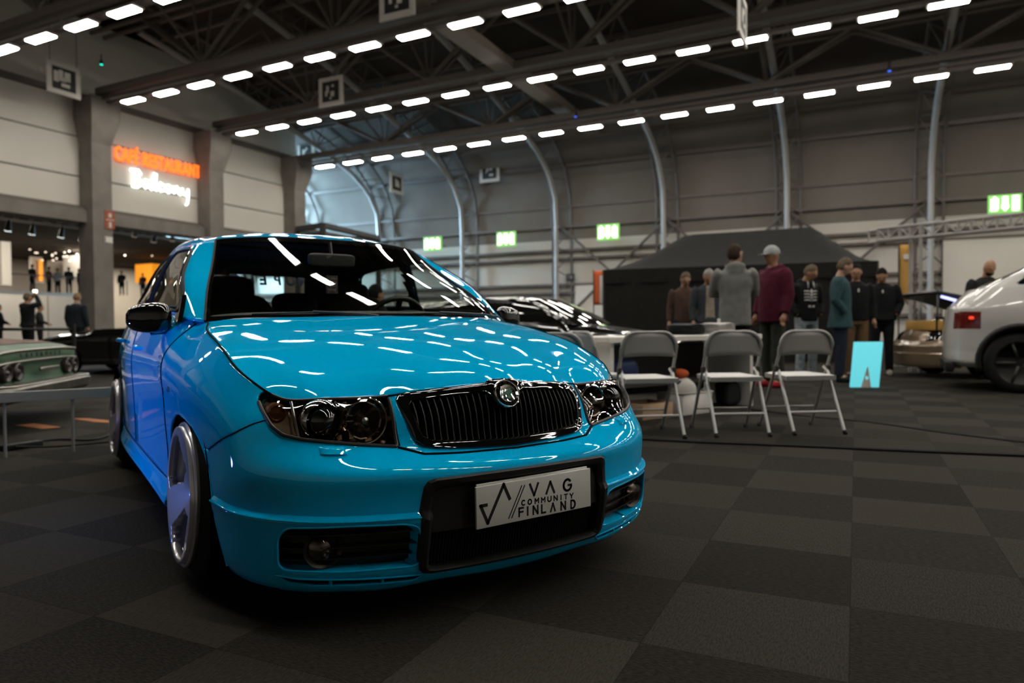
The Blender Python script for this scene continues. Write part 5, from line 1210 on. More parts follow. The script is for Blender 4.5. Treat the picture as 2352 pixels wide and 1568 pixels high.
def flag(x0, x1, y0, y1, d, m, name, label, slant=0):
    q0, q1 = at(x0, y0, d), at(x1, y0, d); zt_ = q0[2]; zb = at(x0, y1, d)[2]; W_ = np.linalg.norm(q1-q0); r = empty(name, ((q0[0]+q1[0])/2, (q0[1]+q1[1])/2, 0), math.atan2((q1-q0)[1], (q1-q0)[0])); rows = []
    for i in range(11):
        z = zb + (zt_-zb)*i/10; rows.append([(-W_/2 + W_*j/6*(1-slant*(1-i/10)), .02*math.sin(j*1.1+i*.4), z) for j in range(7)])
    o = MB().grid(np.array(rows)).build('flag_cloth', m, r); solid(o, .004); b = MB().tube([(-W_/2-.01,0,0),(-W_/2-.01,0,zt_+.03)], .014, 6); b.box((-W_/2,0,.01), (.3,.3,.02)); b.build('flag_pole', M['dark'], r); tag(r, label, 'flag'); return r
f1 = flag(2066, 2096, 562, 690, 13.6, M['yellow_flag'], 'banner_flag', 'tall mustard yellow banner flag beside the tent', .25)
b = MB().box((0,-.03,at(2080,590,13.6)[2]), (.13,.01,.10), None, .004); mk('flag_emblem', b.V, b.F, M['bag_white'], f1, False)
f2 = flag(1364, 1386, 622, 700, 19, M['orange_flag'], 'beach_flag', 'orange and white beach flag at the left end of the tent', -.1)
b = MB().box((.07,-.03,at(1375,665,19)[2]), (.10,.01,.75)); mk('flag_stripe', b.V, b.F, M['bag_white'], f2, False)
# low silver barrier rail and belt barrier at the left
b = MB(); r0_, r1_ = at_z(-30, 914, .40), at_z(266, 899, .40); b.add([*(r + np.array([0,0,dz]) + np.array([CF[0],CF[1],0])*dy for r in (r0_, r1_) for dz, dy in ((-.035,0),(.030,0),(.030,.05),(-.035,.05)))], [(0,1,2,3),(7,6,5,4)] + [(i,4+i,4+(i+1)%4,(i+1)%4) for i in range(4)])
for t in (.1, .62): p = r0_ + (r1_-r0_)*t + np.array([CF[0],CF[1],0])*.03; b.tube([(p[0],p[1],0),(p[0],p[1],.38)], .010, 6)
o = b.build('barrier_rail', mat('zinc', (.36,.37,.34), .5, .3), None, False); tag(o, 'low grey metal barrier rail in front of the green car', 'barrier')
b = MB(); p0_, p1_ = at(-20, 756, 12), at(172, 756, 12.5); b.add([*(r + np.array([0,0,dz]) for r in (p0_, p1_) for dz in (-.025,.025))], [(0,1,3,2)]); p = at(170,770,12.5); b.tube([(p[0],p[1],0),(p[0],p[1],.93)], .03, 8); b.lathe([(.16,0),(.15,.02),(.03,.04)], 16, Matrix.Translation((p[0],p[1],0))); o = b.build('belt_barrier', M['satin_black']); solid(o, .002); tag(o, 'black belt barrier with post behind the green car', 'barrier')
# assumed blue violet lamp left of the car, added unseen to light its side
LP = (-2.7, 2.1, .35)
sl = empty('assumed_floor_spotlight', (LP[0], LP[1], 0)); tag(sl, 'assumed black floor spotlight with violet blue beam, out of view left of the blue car', 'spotlight')
SM = Matrix.Translation((0,0,.30)) @ Vector((1.0,-.22,.30)).to_track_quat('Z','Y').to_matrix().to_4x4()
MB().lathe([(.001,-.16),(.06,-.15),(.075,-.05),(.085,.02),(.08,.02),(.07,-.02)], 20, SM).build('assumed_spot_housing', M['dark'], sl); MB().lathe([(.001,.0),(.07,.0)], 20, SM).build('assumed_spot_glass', mat('assumed_violet_led', (.3,.2,.9), .4, emit=(.25,.18,1.0), es=40), sl)
b = MB().tube([(0,-.1,.02),(0,-.1,.30),(0,-.09,.30)], .008, 6); b.tube([(0,.1,.02),(0,.1,.30)], .008, 6); b.box((0,0,.01), (.16,.22,.02)); b.build('assumed_spot_bracket', M['dark'], sl)
ld = bpy.data.lights.new('assumed_spot_beam', 'SPOT'); ld.energy = 120; ld.color = (.12,.28,1.0); ld.spot_size = math.radians(68); ld.spot_blend = .8; ld.shadow_soft_size = .07
lo = bpy.data.objects.new('assumed_spot_beam', ld); COL.objects.link(lo); lo.parent = sl; lo.matrix_local = SM @ Matrix.Translation((0,0,.03)) @ Matrix.Rotation(math.pi, 4, 'X')
# ---------------------------------------------------------------- other cars on show
M['coat_black'] = mat('coach_black', (.004,.004,.004), .12, 0, 1.0); M['coat_white'] = mat('coach_white', (.50,.48,.45), .3, 0, 1.0); M['coat_gold'] = mat('coach_gold', (.26,.185,.115), .3, .4, 1.0)
M['dark_glass'] = mat('dark_glass', (.006,.007,.006), .04, 0, 1.0); M['tail_red'] = mat('tail_red', (.12,.008,.006), .15, 0, 1.0); M['tail_lit'] = mat('tail_lit', (.4,.02,.01), .3, emit=(1,.06,.02), es=1.0)
HOODV = sym(np.array(MB().grid(Hd).V), MB().grid(Hd).F, 0)
def faces_where(Pn, cond):
    Q = Panels(Pn.G); Q.reg[:] = 1; Q.reg[cond] = 0; return Q.compact('base')
Cb = (P.G[:-1,:-1] + P.G[1:,1:])/2; Cg = (Pg.G[:-1,:-1] + Pg.G[1:,1:])/2
isarch = P.reg == P.rid('arch'); tail = (Cb[...,1] > 3.50) & (Cb[...,2] > .62) & (Cb[...,2] < .84) & (Cb[...,0] > .40)
hl_ = P.reg == P.rid('headlight'); win = np.isin(Pg.reg, [Pg.rid('side_window'), Pg.rid('rear_window')])
def other_car(name, label, loc, ang, paint, S=(1,1,1), zoff=0., hood=True, roof=True, glass=True, wheel_m=None, warp=None, wr=1.0, roofm=None, tail=tail):
    r = empty(name, (loc[0], loc[1], 0), ang); tag(r, label, 'car'); s = np.array(S)
    def T(V):
        V = np.array(V, float).copy()
        if warp: V = warp(V)
        V = V*s; V[:, 2] += zoff; return V
    def prt(nm, VF, m, **k): 
        V, Fc = sym(*VF, 0); return mk(nm, T(V), Fc, m, r, True, 35, 1e-5)
    prt('car_body', faces_where(P, ~isarch & ~tail & ~hl_), paint); 
    for nm_, cond_, m_ in (('headlight', hl_, M['dark_glass']), ('tail_lamp', tail & ~isarch, M['tail_red'])):
        for sd_ in (-1, 1):
            V, Fc = sym(*faces_where(P, cond_), sd_); mk(nm_, T(V), Fc, m_, r, True, 35, 1e-5)
    if hood: mk('bonnet', T(HOODV[0]), HOODV[1], paint, r, True, 35, 1e-5)
    if roof:
        prt('roof', faces_where(Pg, Pg.reg == Pg.rid('roof')), roofm or paint); prt('roof_pillars', faces_where(Pg, Pg.reg == Pg.rid('base')), paint)
        
        prt('rear_window', faces_where(Pg, Pg.reg == Pg.rid('rear_window')), M['dark_glass'])
        for sd_ in (-1, 1):
            V, Fc = sym(*faces_where(Pg, Pg.reg == Pg.rid('side_window')), sd_); mk('side_windows', T(V), Fc, M['dark_glass'], r, True, 35, 1e-5)
    if roof or glass: prt('front_glass', faces_where(Pg, np.isin(Pg.reg, [Pg.rid('ws'), Pg.rid('frit')])), M['dark_glass'])
    b = MB(); b.box((0, 2.0, .45), (1.5, 3.0, .3)); mk('underbody', T(b.V), b.F, M['void'], r, False)
    for sd_ in (-1, 1):
        for yc in (.804, 3.262):
            R_ = .30*wr; b = MB(); tm = Matrix.Rotation(math.pi/2*sd_, 4, 'Y'); b.lathe([(R_*.70,.01),(R_*.78,.012),(R_*.92,.0),(R_,-.03),(R_,-.20),(R_*.9,-.22)], 40, tm)
            w_ = empty('wheel', (sd_*.80*S[0], yc*S[1], R_)); w_.parent = r; mk('tyre', b.V, b.F, M['rubber'], w_)
            b = MB().lathe([(R_*.72,.008),(R_*.70,-.03),(R_*.62,-.06),(R_*.2,-.075),(.001,-.07)], 40, tm)
            for k in range(5):
                a = 2*math.pi*k/5; u = Vector((0, math.cos(a), math.sin(a))); b.tube([Vector((-.03*sd_,0,0)) + u*.04, Vector((-.02*sd_,0,0)) + u*R_*.68], .018, 6)
            mk('wheel_rim', b.V, b.F, wheel_m or M['steel'], w_)
    return r, T
CRa = math.atan2(CR[1], CR[0]); CR2 = np.array([math.cos(CRa), math.sin(CRa), 0]); CF2 = np.array([-CR2[1], CR2[0], 0])
def place_car(px, d, lx, ly, rel):
    """ang so that the car nose (-y) points rel degrees from image right (positive = away); local point (lx, ly) sits at pixel column px, depth d"""
    ang = CRa + math.radians(rel) + math.pi/2; c, s = math.cos(ang), math.sin(ang); w_ = at(px, 784, d); return (w_[0] - (lx*c - ly*s), w_[1] - (lx*s + ly*c), 0), ang
def rake(V):
    V[:, 1] -= np.clip(V[:, 2]-.78, 0, None)*.92*np.clip((V[:, 1]-1.6)/2.0, 0, 1); return V
tail_s = (Cb[...,1] > 3.58) & (Cb[...,2] > .57) & (Cb[...,2] < .74) & (Cb[...,0] > .56)
loc, ang = place_car(2196, 8.7, -.90, 4.72, -29)
suv, T = other_car('white_car', 'white sport utility car seen from its rear corner at the right edge', loc, ang, M['coat_white'], (1.13,1.25,1.235), .06, wr=1.20, warp=rake, tail=tail_s, wheel_m=M['dark'])
b = MB()
for sx in (-1, 1): b.tube([(sx*.60,1.9,1.66),(sx*.60,2.05,1.70),(sx*.58,2.9,1.63),(sx*.56,3.15,1.56)], .018, 8)
mk('roof_rails', b.V, b.F, M['chrome'], suv)
b = MB().box((-.78,4.56,.90), (.14,.05,.035), None, .01); mk('tail_light_strip', b.V, b.F, M['tail_lit'], suv)
b = MB()
pts = [(-.94, y, z) for y, z in [(1.10,.12),(1.15,.30)]]
for ya in (.804*1.25, 3.262*1.25): b.tube([(-.925, ya+.42*math.cos(a), .38+.42*math.sin(a)) for a in np.linspace(-.3, math.pi+.3, 24)], .035, 6)
b.box((-.90, 2.5, .27), (.06, 2.4, .14)); b.box((0, 4.78, .30), (1.6, .10, .14), None, .03); mk('black_cladding', b.V, b.F, M['plastic'], suv)
b = MB().tube([(-.40*1.13,3.05,1.60),(-.45,3.25,1.55),(.45,3.25,1.55),(.40*1.13,3.05,1.60)], .03, 8); mk('roof_spoiler', b.V, b.F, M['coat_white'], suv)
for sd_ in (-1, 1):
    V, Fc = sym(*faces_where(Pg, (Cg[...,1] > 2.62) & (Cg[...,1] < 3.47) & (Cg[...,2] > 1.0) & (Cg[...,2] < 1.185) & (Cg[...,0] > .53)), sd_); mk('quarter_window', T(V)*np.array([1.006,1,1]), Fc, M['dark_glass'], suv, True, 35, 1e-5)
# golden brown car with its bonnet up
loc, ang = place_car(2080, 11.3, 0, 0, 180)
gold, T = other_car('golden_car', 'golden brown car with raised bonnet behind the white car', loc, ang, M['coat_gold'], (1.02,1.05,1.02), .05, hood=False, wheel_m=M['dark'])
b = MB(); rnd = random.Random(4)
for k in range(26): b.box((rnd.uniform(-.5,.5), rnd.uniform(.35,1.0), rnd.uniform(.66,.84)), (rnd.uniform(.08,.26), rnd.uniform(.08,.22), rnd.uniform(.05,.14)), Matrix.Rotation(rnd.uniform(0,3), 3, 'Z'), .012)
mk('engine', b.V, b.F, M['gloss_black'], gold); b = MB()
for k in range(9): b.tube([(rnd.uniform(-.4,.4), .4+.06*k, .86), (rnd.uniform(-.4,.4), .5+.06*k, .92), (rnd.uniform(-.4,.4), .6+.05*k, .86)], .022, 8)
mk('engine_pipes', b.V, b.F, M['chrome'], gold); b = MB().box((0,.30,.80), (.9,.12,.16), None, .02); mk('gold_cover', b.V, b.F, M['yellow_flag'], gold)
b = MB(); b.grid(np.array([[(x, 1.12 - 1.0*t, 1.02 + .27*t + .03*math.sin(math.pi*t)) for t in np.linspace(0,1,8)] for x in np.linspace(-.66,.66,8)])); o = mk('raised_bonnet', b.V, b.F, M['satin_black'], gold); solid(o, .03)
M['violet_strip'] = mat('violet_strip', (.5,.5,1), .5, emit=(.45,.5,1.0), es=2.2)
b = MB().tube([(.60, 1.05, 1.00),(.60,.2,1.235)], .022, 6); mk('light_strip', b.V, b.F, M['violet_strip'], gold); b = MB().tube([(.62,.12,.72),(.62,.14,1.28)], .014, 6); mk('bonnet_prop', b.V, b.F, M['dark'], gold)
# black coupe behind the table
def coupe(V):
    V[:, 2] = np.where(V[:, 2] > .85, .85 + (V[:, 2]-.85)*.93, V[:, 2]); return V
loc, ang = place_car(1585, 9.3, 0, 0, -24)
blk, T = other_car('black_car', 'glossy black coupe behind the white table and left of the tent', loc, ang, M['coat_black'], (1.08,1.12,.95), .02, warp=coupe)
# black open car in the left background
loc, ang = place_car(105, 14.0, 0, 0, 176)
cnv, T = other_car('convertible_car', 'black open topped car in the left background behind the green car', loc, ang, M['coat_black'], (1.1,1.2,.90), .02, roof=False, glass=False)
for x in (-.35, .35):
    o = soft('car_seat', (x, 2.3, .85), (.5, .2, .5), M['interior'], -.2, .6, None); o.parent = cnv
    o.data.transform(Matrix.Translation(CO))
V, Fc = sym(*faces_where(Pg, Pg.reg == Pg.rid('frit')), 0); mk('windshield_frame', (np.array(V)*np.array([1.1,1.2,.9])), Fc, M['coat_black'], cnv, True, 35, 1e-5)
# dark car behind the partition people, right part hidden by the blue car
# faded green old saloon, tail towards the camera
M['old_green'] = noise_mat('faded_green', (.05,.105,.058), (.085,.145,.088), 5, .5, spec=.4); M['rust'] = noise_mat('rust_brown', (.12,.062,.045), (.20,.13,.10), 3.5, .75, detail=8)
M['old_chrome'] = mat('dull_chrome', (.40,.37,.32), .3, 1.0); M['old_bumper'] = noise_mat('dull_bumper', (.13,.12,.105), (.21,.19,.165), 6, .35, metal=.8); M['lamp_dark'] = mat('lamp_dark', (.03,.02,.018), .3)
q0_, q1_ = at_z(0, 893, .38), at_z(170, 862, .38); dx_ = (q1_-q0_)[:2]; dx_ /= np.linalg.norm(dx_); ga = math.atan2(dx_[1], dx_[0]); cr_ = at_z(203, 856, .38)
W2_ = .98; gloc = (cr_[0] - dx_[0]*W2_, cr_[1] - dx_[1]*W2_, -.08)
green = empty('vintage_saloon', gloc, ga); tag(green, 'rusty faded green vintage saloon seen from behind at the left edge', 'car')
def gx(x): 
    t = abs(x)/W2_; return .30*max(0, t-.80)**2/.04*.45 + .03*t*t, -.028*t**3 - .10*(max(0, t-.82)/.18)**2
def strip(prof, name, m, x0=-W2_, x1=W2_, n=49, solidify=0., sq=1.0):
    rows = []
    for i in range(n):
        x = x0 + (x1-x0)*i/(n-1); dy, dz = gx(x); rows.append([(x, y + dy, z + dz*(1 if z > .5 else .3)) for y, z in prof])
    b = MB().grid(np.array(rows), True); o = mk(name, b.V, b.F, m, green, True, 35)
    if solidify: solid(o, solidify)
    return o
strip([(.06,.745),(.045,.70),(.055,.66)], 'upper_panel', M['old_green'])
strip([(.055,.66),(.085,.60),(.075,.50),(.05,.44),(.10,.32),(.3,.25)], 'tail_panel', M['old_green'])
strip([(1.9,.86),(1.5,.865),(.8,.845),(.35,.815),(.16,.785),(.06,.745)], 'rear_deck', M['old_green'])
strip([(1.45,.868),(.8,.852),(.36,.822),(.20,.797)], 'boot_lid', M['rust'], -.78, .74)
for z, y in ((.745,.045), (.655,.04)):
    b = MB().tube([(x, y + gx(x)[0] - .002, z + gx(x)[1]*(1 if z > .5 else .3)) for x in np.linspace(-W2_, W2_, 40)], .010, 8); mk('chrome_trim', b.V, b.F, M['old_chrome'], green)
strip([(.02,.475),(-.07,.468),(-.095,.44),(-.09,.37),(-.05,.33),(.05,.31)], 'rear_bumper', M['old_bumper'], -W2_-.02, W2_+.02)
b = MB().tube([(x, -.075 + gx(x)[0], .462) for x in np.linspace(-W2_, W2_, 40)], .008, 8); mk('bumper_edge', b.V, b.F, M['old_chrome'], green)
for sx in (-1, 1):
    rows = []
    for y in np.linspace(.32, 4.6, 14):
        k = 1; rows.append([(sx*(W2_-.02+.03), y, .28), (sx*(W2_+.02), y, .45), (sx*(W2_+.01), y, .62), (sx*(W2_-.05), y, .76), (sx*(W2_-.10), y, .83 if y > .8 else .80)])
    b = MB().grid(np.array(rows), sx > 0); o = mk('body_side', b.V, b.F, M['old_green'], green, True, 30)
    for k, x in enumerate((.56, .75)):
        dy = gx(x)[0]; LM = Matrix.Translation((sx*x, .055+dy, .565)) @ Matrix.Rotation(math.pi/2, 4, 'X')
        b = MB().lathe([(.078,-.03),(.080,.02),(.070,.035),(.058,.028),(.050,.010),(.036,.016),(.020,.014),(.018,.03),(.001,.034)], 28, LM); mk('round_tail_lamp', b.V, b.F, M['lamp_dark'], green)
    b = MB().lathe([(.29,0),(.29,-.2),(.26,-.22)], 32, Matrix.Translation((sx*.86,1.1,.37)) @ Matrix.Rotation(math.pi/2*sx, 4, 'Y')); mk('tyre', b.V, b.F, M['rubber'], green)
strip([(4.6,.86),(3.9,.88),(1.9,.86)], 'front_deck', M['old_green']); b = MB(); rows = []
for x in np.linspace(-.72, .72, 12): rows.append([(x, 1.5, .87), (x, 2.0, 1.18), (x, 2.2, 1.22), (x, 3.2, 1.22), (x, 3.7, .9)])
o = mk('cabin_roof', *(lambda q: (q.V, q.F))(MB().grid(np.array(rows), True)), M['rust'], green, True, 30); b = MB().box((0,2.4,.5), (1.7,3.8,.3)); mk('underbody', b.V, b.F, M['void'], green, False)
for k, ch in enumerate('CHEVROLET'): text_obj('boot_letter', ch, .055, M['lamp_dark'], frame((.30-.105*(8-k), .030, .70), (1,0,0), (0,0,1)), green, .003)
b = MB().box((.02,.02,.565), (.42,.02,.035), None, .006); mk('tail_badge_bar', b.V, b.F, M['old_chrome'], green)
# ---------------------------------------------------------------- people
M['lamp_phone'] = mat('phone_screen', (.9,.9,.9), .5, emit=(1,.93,.85), es=6)
SKIN = {'fair': mat('skin_fair', (.42,.235,.155), .55), 'tan': mat('skin_tan', (.36,.18,.10), .55)}
def fused(prims, name, m, parent, vox=.014, it=5, fac=.6):
    b = MB()
    for f in prims: f(b)
    me = bpy.data.meshes.new('tmp'); me.from_pydata([tuple(v) for v in b.V], [], b.F); o = bpy.data.objects.new('tmp', me); COL.objects.link(o)
    md = o.modifiers.new('r', 'REMESH'); md.mode = 'VOXEL'; md.voxel_size = vox; md2 = o.modifiers.new('s', 'SMOOTH'); md2.iterations = it; md2.factor = fac
    me2 = bpy.data.meshes.new_from_object(o.evaluated_get(bpy.context.evaluated_depsgraph_get())); bpy.data.objects.remove(o); bpy.data.meshes.remove(me)
    me2.materials.clear(); me2.materials.append(m); me2.name = name; me2.polygons.foreach_set('use_smooth', [True]*len(me2.polygons))
    q = bpy.data.objects.new(name, me2); COL.objects.link(q); q.parent = parent; return q
def ell(c, d, R_=None, n=14):
    def f(b):
        V = []; Fc = []; m = n
        for i in range(n+1):
            th = math.pi*i/n
            for j in range(m):
                ph = 2*math.pi*j/m; v = Vector((d[0]*math.sin(th)*math.cos(ph), d[1]*math.sin(th)*math.sin(ph), d[2]*math.cos(th)))
                if R_ is not None: v = R_ @ v
                V.append(v + Vector(c))
        for i in range(n):
            for j in range(m): Fc.append((i*m+j, (i+1)*m+j, (i+1)*m+(j+1)%m, i*m+(j+1)%m))
        b.add(V, Fc)
    return f
def limb(P_, R_, n=12):
    def f(b):
        P2 = [Vector(p) for p in P_]; S_ = []; Rr = []
        for i in range(len(P2)-1):
            for k in range(4): t = k/4; S_.append(P2[i].lerp(P2[i+1], t)); Rr.append(R_[i]*(1-t) + R_[i+1]*t)
        S_.append(P2[-1]); Rr.append(R_[-1]); b.tube(S_, Rr, n)
    return f
def sect(rows, n=20):
    """stack of (x, y, z, rx, ry) horizontal ellipses, closed"""
    def f(b):
        V = []; Fc = []; m = len(rows)
        for x, y, z, rx, ry in rows:
            for k in range(n): a = 2*math.pi*k/n; V.append((x+rx*math.cos(a), y+ry*math.sin(a), z))
        for i in range(m-1):
            for k in range(n): Fc.append((i*n+k, i*n+(k+1)%n, (i+1)*n+(k+1)%n, (i+1)*n+k))
        Fc += [tuple(range(n-1,-1,-1)), tuple((m-1)*n+k for k in range(n))]; b.add(V, Fc)
    return f
def hand(w_, d, side):
    """palm and five fingers from wrist w_ along direction d"""
    w_ = Vector(w_); d = Vector(d).normalized(); s = Vector((0,1,0)) if abs(d.z) > .6 else Vector((0,0,1)); s = (s - d*s.dot(d)).normalized(); nrm = d.cross(s)
    out = [limb([w_, w_+d*.045, w_+d*.085], [.026,.034,.030])]
    for k, (o_, L_) in enumerate(((-.030,.062),(-.010,.075),(.010,.080),(.030,.070))):
        a = w_ + d*.082 + s*o_*-1; out.append(limb([a, a+d*L_*.5+nrm*.004*side, a+d*L_*.85+nrm*.020*side], [.0095,.009,.008], 8))
    t = w_ + d*.03 + s*.026; out.append(limb([t, t+d*.03+s*.022, t+d*.06+s*.028], [.011,.010,.009], 8)); return out
ARM = {'down': ((.245,-.02,1.13),(.245,.05,.90)), 'pocket': ((.27,-.05,1.14),(.20,.08,.97)), 'front': ((.25,.06,1.15),(.10,.26,1.06)), 'crossed': ((.25,.12,1.17),(-.04,.27,1.20)), 'phone': ((.26,.14,1.46),(.05,.20,1.70)), 'chin': ((.24,.16,1.20),(.08,.20,1.42))}
CLO = {}
def cloth(name, c, c2=None, r=.85):
    if name not in CLO: CLO[name] = noise_mat(name, c, c2 or tuple(x*1.25 for x in c), 14, r, spec=.15)
    return CLO[name]
def person(label, px, py, h, face, top, legs, hair, arms=('down','down'), look=(0,0), skin='fair', hood=False, jacket=1.0, cap=None, glasses=None, prnt=None, bald=False, shoes=None, coat=0., vox=.015, d=None, long_top=0., beard=False, depth_loc=None, seated=False, lean=0.):
    """px, py: top of the head in the picture; face: degrees from facing the camera, positive towards image right"""
    if depth_loc is None:
        r_ = ray(px, py); t = (h - CP[2])/r_[2] if d is None else d; w_ = CP + r_*t
    else: w_ = depth_loc
    ang = math.atan2(-CF[1], -CF[0]) + math.radians(face) - math.pi/2
    r = empty('person', (w_[0], w_[1], 0), ang); k = h/1.76; r.scale = (k, k, k)
    tag(r, label, 'person')
    dz = -.42 if seated else 0.
    hy, hp = math.radians(look[0]), math.radians(look[1]); HR = Matrix.Rotation(hy, 3, 'Z') @ Matrix.Rotation(hp, 3, 'X'); nb = Vector((0, .0, 1.50+dz)); hc0 = Vector((0, .025, .125)); 
    def hd(x, y, z): return nb + HR @ Vector((x, y+.015, z))
    hc = hd(0, .0, .135)
    pr = [ell(hc, (.074,.092,.112), HR), ell(hd(0,.028,.075), (.052,.058,.055), HR), ell(hd(0,.098,.118), (.013,.022,.018), HR), ell(hd(0,.075,.150), (.050,.025,.016), HR), ell(hd(0,.082,.080), (.026,.012,.009), HR), ell(hd(-.077,.0,.122), (.010,.020,.030), HR), ell(hd(.077,.0,.122), (.010,.020,.030), HR),
          limb([(0,-.01,1.40+dz), nb + Vector((0,0,.0)), hd(0,-.005,.09)], [.075,.056,.054])]
    sh = {}
    pr.append(sect([(0,0,.92+dz,.15,.10),(0,0,1.1+dz,.135,.095),(0,0,1.3+dz,.165,.105),(0,-.01,1.43+dz,.14,.08),(0,-.01,1.47+dz,.07,.06)]))
    sl = []
    for s, pose in ((-1, arms[0]), (1, arms[1])):
        e, w2 = ARM[pose]; S0 = Vector((s*.185, -.01, 1.415+dz)); E_ = Vector((s*e[0], e[1], e[2]+dz)); W_ = Vector((s*w2[0], w2[1], w2[2]+dz)); dr = (W_-E_).normalized()
        pr.append(limb([S0, E_, W_], [.048,.038,.027])); 
        if pose != 'pocket': pr += hand(W_, dr, s)
        a_ = jacket; sl.append(limb([S0 + Vector((-s*.03,0,.0)), S0 + (E_-S0)*.12, E_, W_ - dr*.01], [.070*a_,.072*a_,.056*a_,.046*a_])); sh[s] = W_
    hips = [Vector((s*.09, 0, .92+dz)) for s in (-1, 1)]
    lg = []; sho = []
    for s, hp_ in zip((-1, 1), hips):
        if seated: Kn = Vector((s*.12, .42, .50)); An = Vector((s*.12, .44, .10))
        else: Kn = Vector((s*.10, .02, .50)); An = Vector((s*.11, -.01, .09))
        pr.append(limb([hp_, Kn, An], [.070,.048,.036])); pr.append(limb([An, An+Vector((0,.12,-.05))], [.036,.030]))
        lg.append(limb([hp_ + Vector((0,0,.02)), (hp_+Kn)*.5, Kn, (Kn+An)*.5, An + Vector((0,0,-.01))], [.098,.088,.070,.066,.062])); sho.append(limb([An + Vector((0,-.035,-.045)), An + Vector((0,.06,-.045)), An + Vector((0,.16,-.05))], [.042,.044,.034]))
    body = fused(pr, 'body', SKIN[skin], r, vox*.8, 3)
    J = jacket; hem = .88 - long_top + dz; bell = .0 if not coat else .03
    tp_ = [sect([(0,0,hem,.175*J+bell,.125*J+bell),(0,.005,1.0+dz,.168*J,.122*J),(0,.01,1.15+dz,.168*J,.122*J),(0,0,1.30+dz,.188*J,.122*J),(0,-.005,1.40+dz,.185*J,.105*J),(0,-.01,1.455+dz,.125,.085),(0,-.01,1.485+dz,.078,.068)])] + sl
    if hood: tp_ += [ell((0,-.075,1.475+dz), (.115,.055,.065)), ell((0,-.085,1.42+dz), (.10,.045,.075))] + [limb([(-.10,-.03,1.49+dz),(-.055,.06,1.46+dz),(0,.10,1.42+dz)], [.03,.025,.02]), limb([(.10,-.03,1.49+dz),(.055,.06,1.46+dz),(0,.10,1.42+dz)], [.03,.025,.02])]
    tpo = fused(tp_, 'jacket' if coat else 'top', top, r, vox, 3)
    fused([sect([(0,0,.82+dz,.165,.115),(0,0,.90+dz,.160,.115),(0,0,.98+dz,.155,.112)])] + lg, 'trousers', legs, r, vox, 3)
    fused(sho, 'shoes', shoes or cloth('dark_shoes', (.012,.012,.012)), r, vox*.8, 2)
    if not bald and not cap:
        V = []; Fc = []; n = 20; b = MB(); rows = []
        for i in range(n+1):
            th = math.pi*i/n; row = []
            for j in range(28):
                ph = 2*math.pi*j/27; v = Vector((.082*math.sin(th)*math.cos(ph), -.010+.100*math.sin(th)*math.sin(ph), .122*math.cos(th)))
                lim = -.045 if v.y < .0 else (.020 + .5*max(0, v.y)); lim = max(lim, -.05)
                if v.z < lim: v = v*.90; v.z = max(v.z, lim-.02)
                v.z += .006*math.sin(ph*5+i); row.append(tuple(hc + HR @ v))
            rows.append(row)
        mk('hair', *(lambda q: (q.V, q.F))(MB().grid(np.array(rows), True)), hair, r, True)
    if beard: mk('beard', *(lambda q: (q.V, q.F))((lambda b: (ell(hd(0,.040,.062), (.055,.052,.040), HR)(b), b)[1])(MB())), hair, r)
    if cap:
        b = MB(); rows = []
        for i in range(12):
            th = (math.pi*.56)*i/11; rows.append([tuple(hc + HR @ Vector((.088*math.sin(th)*math.cos(p_), -.002+.104*math.sin(th)*math.sin(p_), .025+.098*math.cos(th)))) for p_ in np.linspace(0, 2*math.pi, 29)])
        o = mk('cap', *(lambda q: (q.V, q.F))(MB().grid(np.array(rows), True)), cap, r); b = MB(); rows = []
        for i in range(9):
            x = -.075 + .15*i/8; rows.append([tuple(hc + HR @ Vector((x*(1-.1*t), .070 + (.135*math.sqrt(max(0, 1-(x/.085)**2))+.0)*t, .022 - .012*t))) for t in (0,.33,.66,1)])
        o2 = mk('cap_brim', *(lambda q: (q.V, q.F))(MB().grid(np.array(rows))), cap, o); solid(o2, .004)
    if glasses:
        b = MB()
        for s in (-1, 1):
            b.tube([hd(s*.032 + .022*math.cos(a), .092, .142+.017*math.sin(a)) for a in np.linspace(0, 2*math.pi, 14, endpoint=False)], .0028, 5, True); b.tube([hd(s*.054,.090,.146), hd(s*.078,.0,.140)], .0025, 5)
        b.tube([hd(-.010,.094,.146), hd(.010,.094,.146)], .0025, 5); mk('glasses', b.V, b.F, M['dark'], r)
    b = MB()
    for s in (-1, 1): ell(hd(s*.030, .0835, .140), (.011,.008,.007), HR, 8)(b)
    mk('eyes', b.V, b.F, M['ink'], r)
    if prnt == 'ribs':
        b = MB()
        for k_ in range(4):
            z = 1.33 - .045*k_
            for s in (-1, 1): b.tube([(s*.012, .128+.004*k_, z-.01), (s*.06, .128+.002*k_, z+.004), (s*.105, .100, z-.02+.02)], .0085, 6)
        b.tube([(0,.128,1.36),(0,.137,1.17)], .009, 6); b.box((0,.128,1.10), (.10,.012,.03)); mk('rib_print', b.V, b.F, M['white'], r)
        b = MB()
        for s in (-1, 1): b.tube([(s*.045,.105,1.47),(s*.05,.125,1.38)], .007, 5)
        mk('drawstrings', b.V, b.F, M['white'], r)
    if prnt == 'mark': b = MB(); b.box((-.02,.128,1.30), (.05,.01,.012), Matrix.Rotation(.5,3,'Y')); b.box((.01,.128,1.28), (.012,.01,.07)); b.box((-.01,.130,1.245), (.03,.01,.03)); mk('chest_print', b.V, b.F, M['card_ink'], r)
    if prnt == 'small': b = MB().box((0,.126,1.34), (.022,.010,.05), None, .003); mk('chest_print', b.V, b.F, M['white'], r)
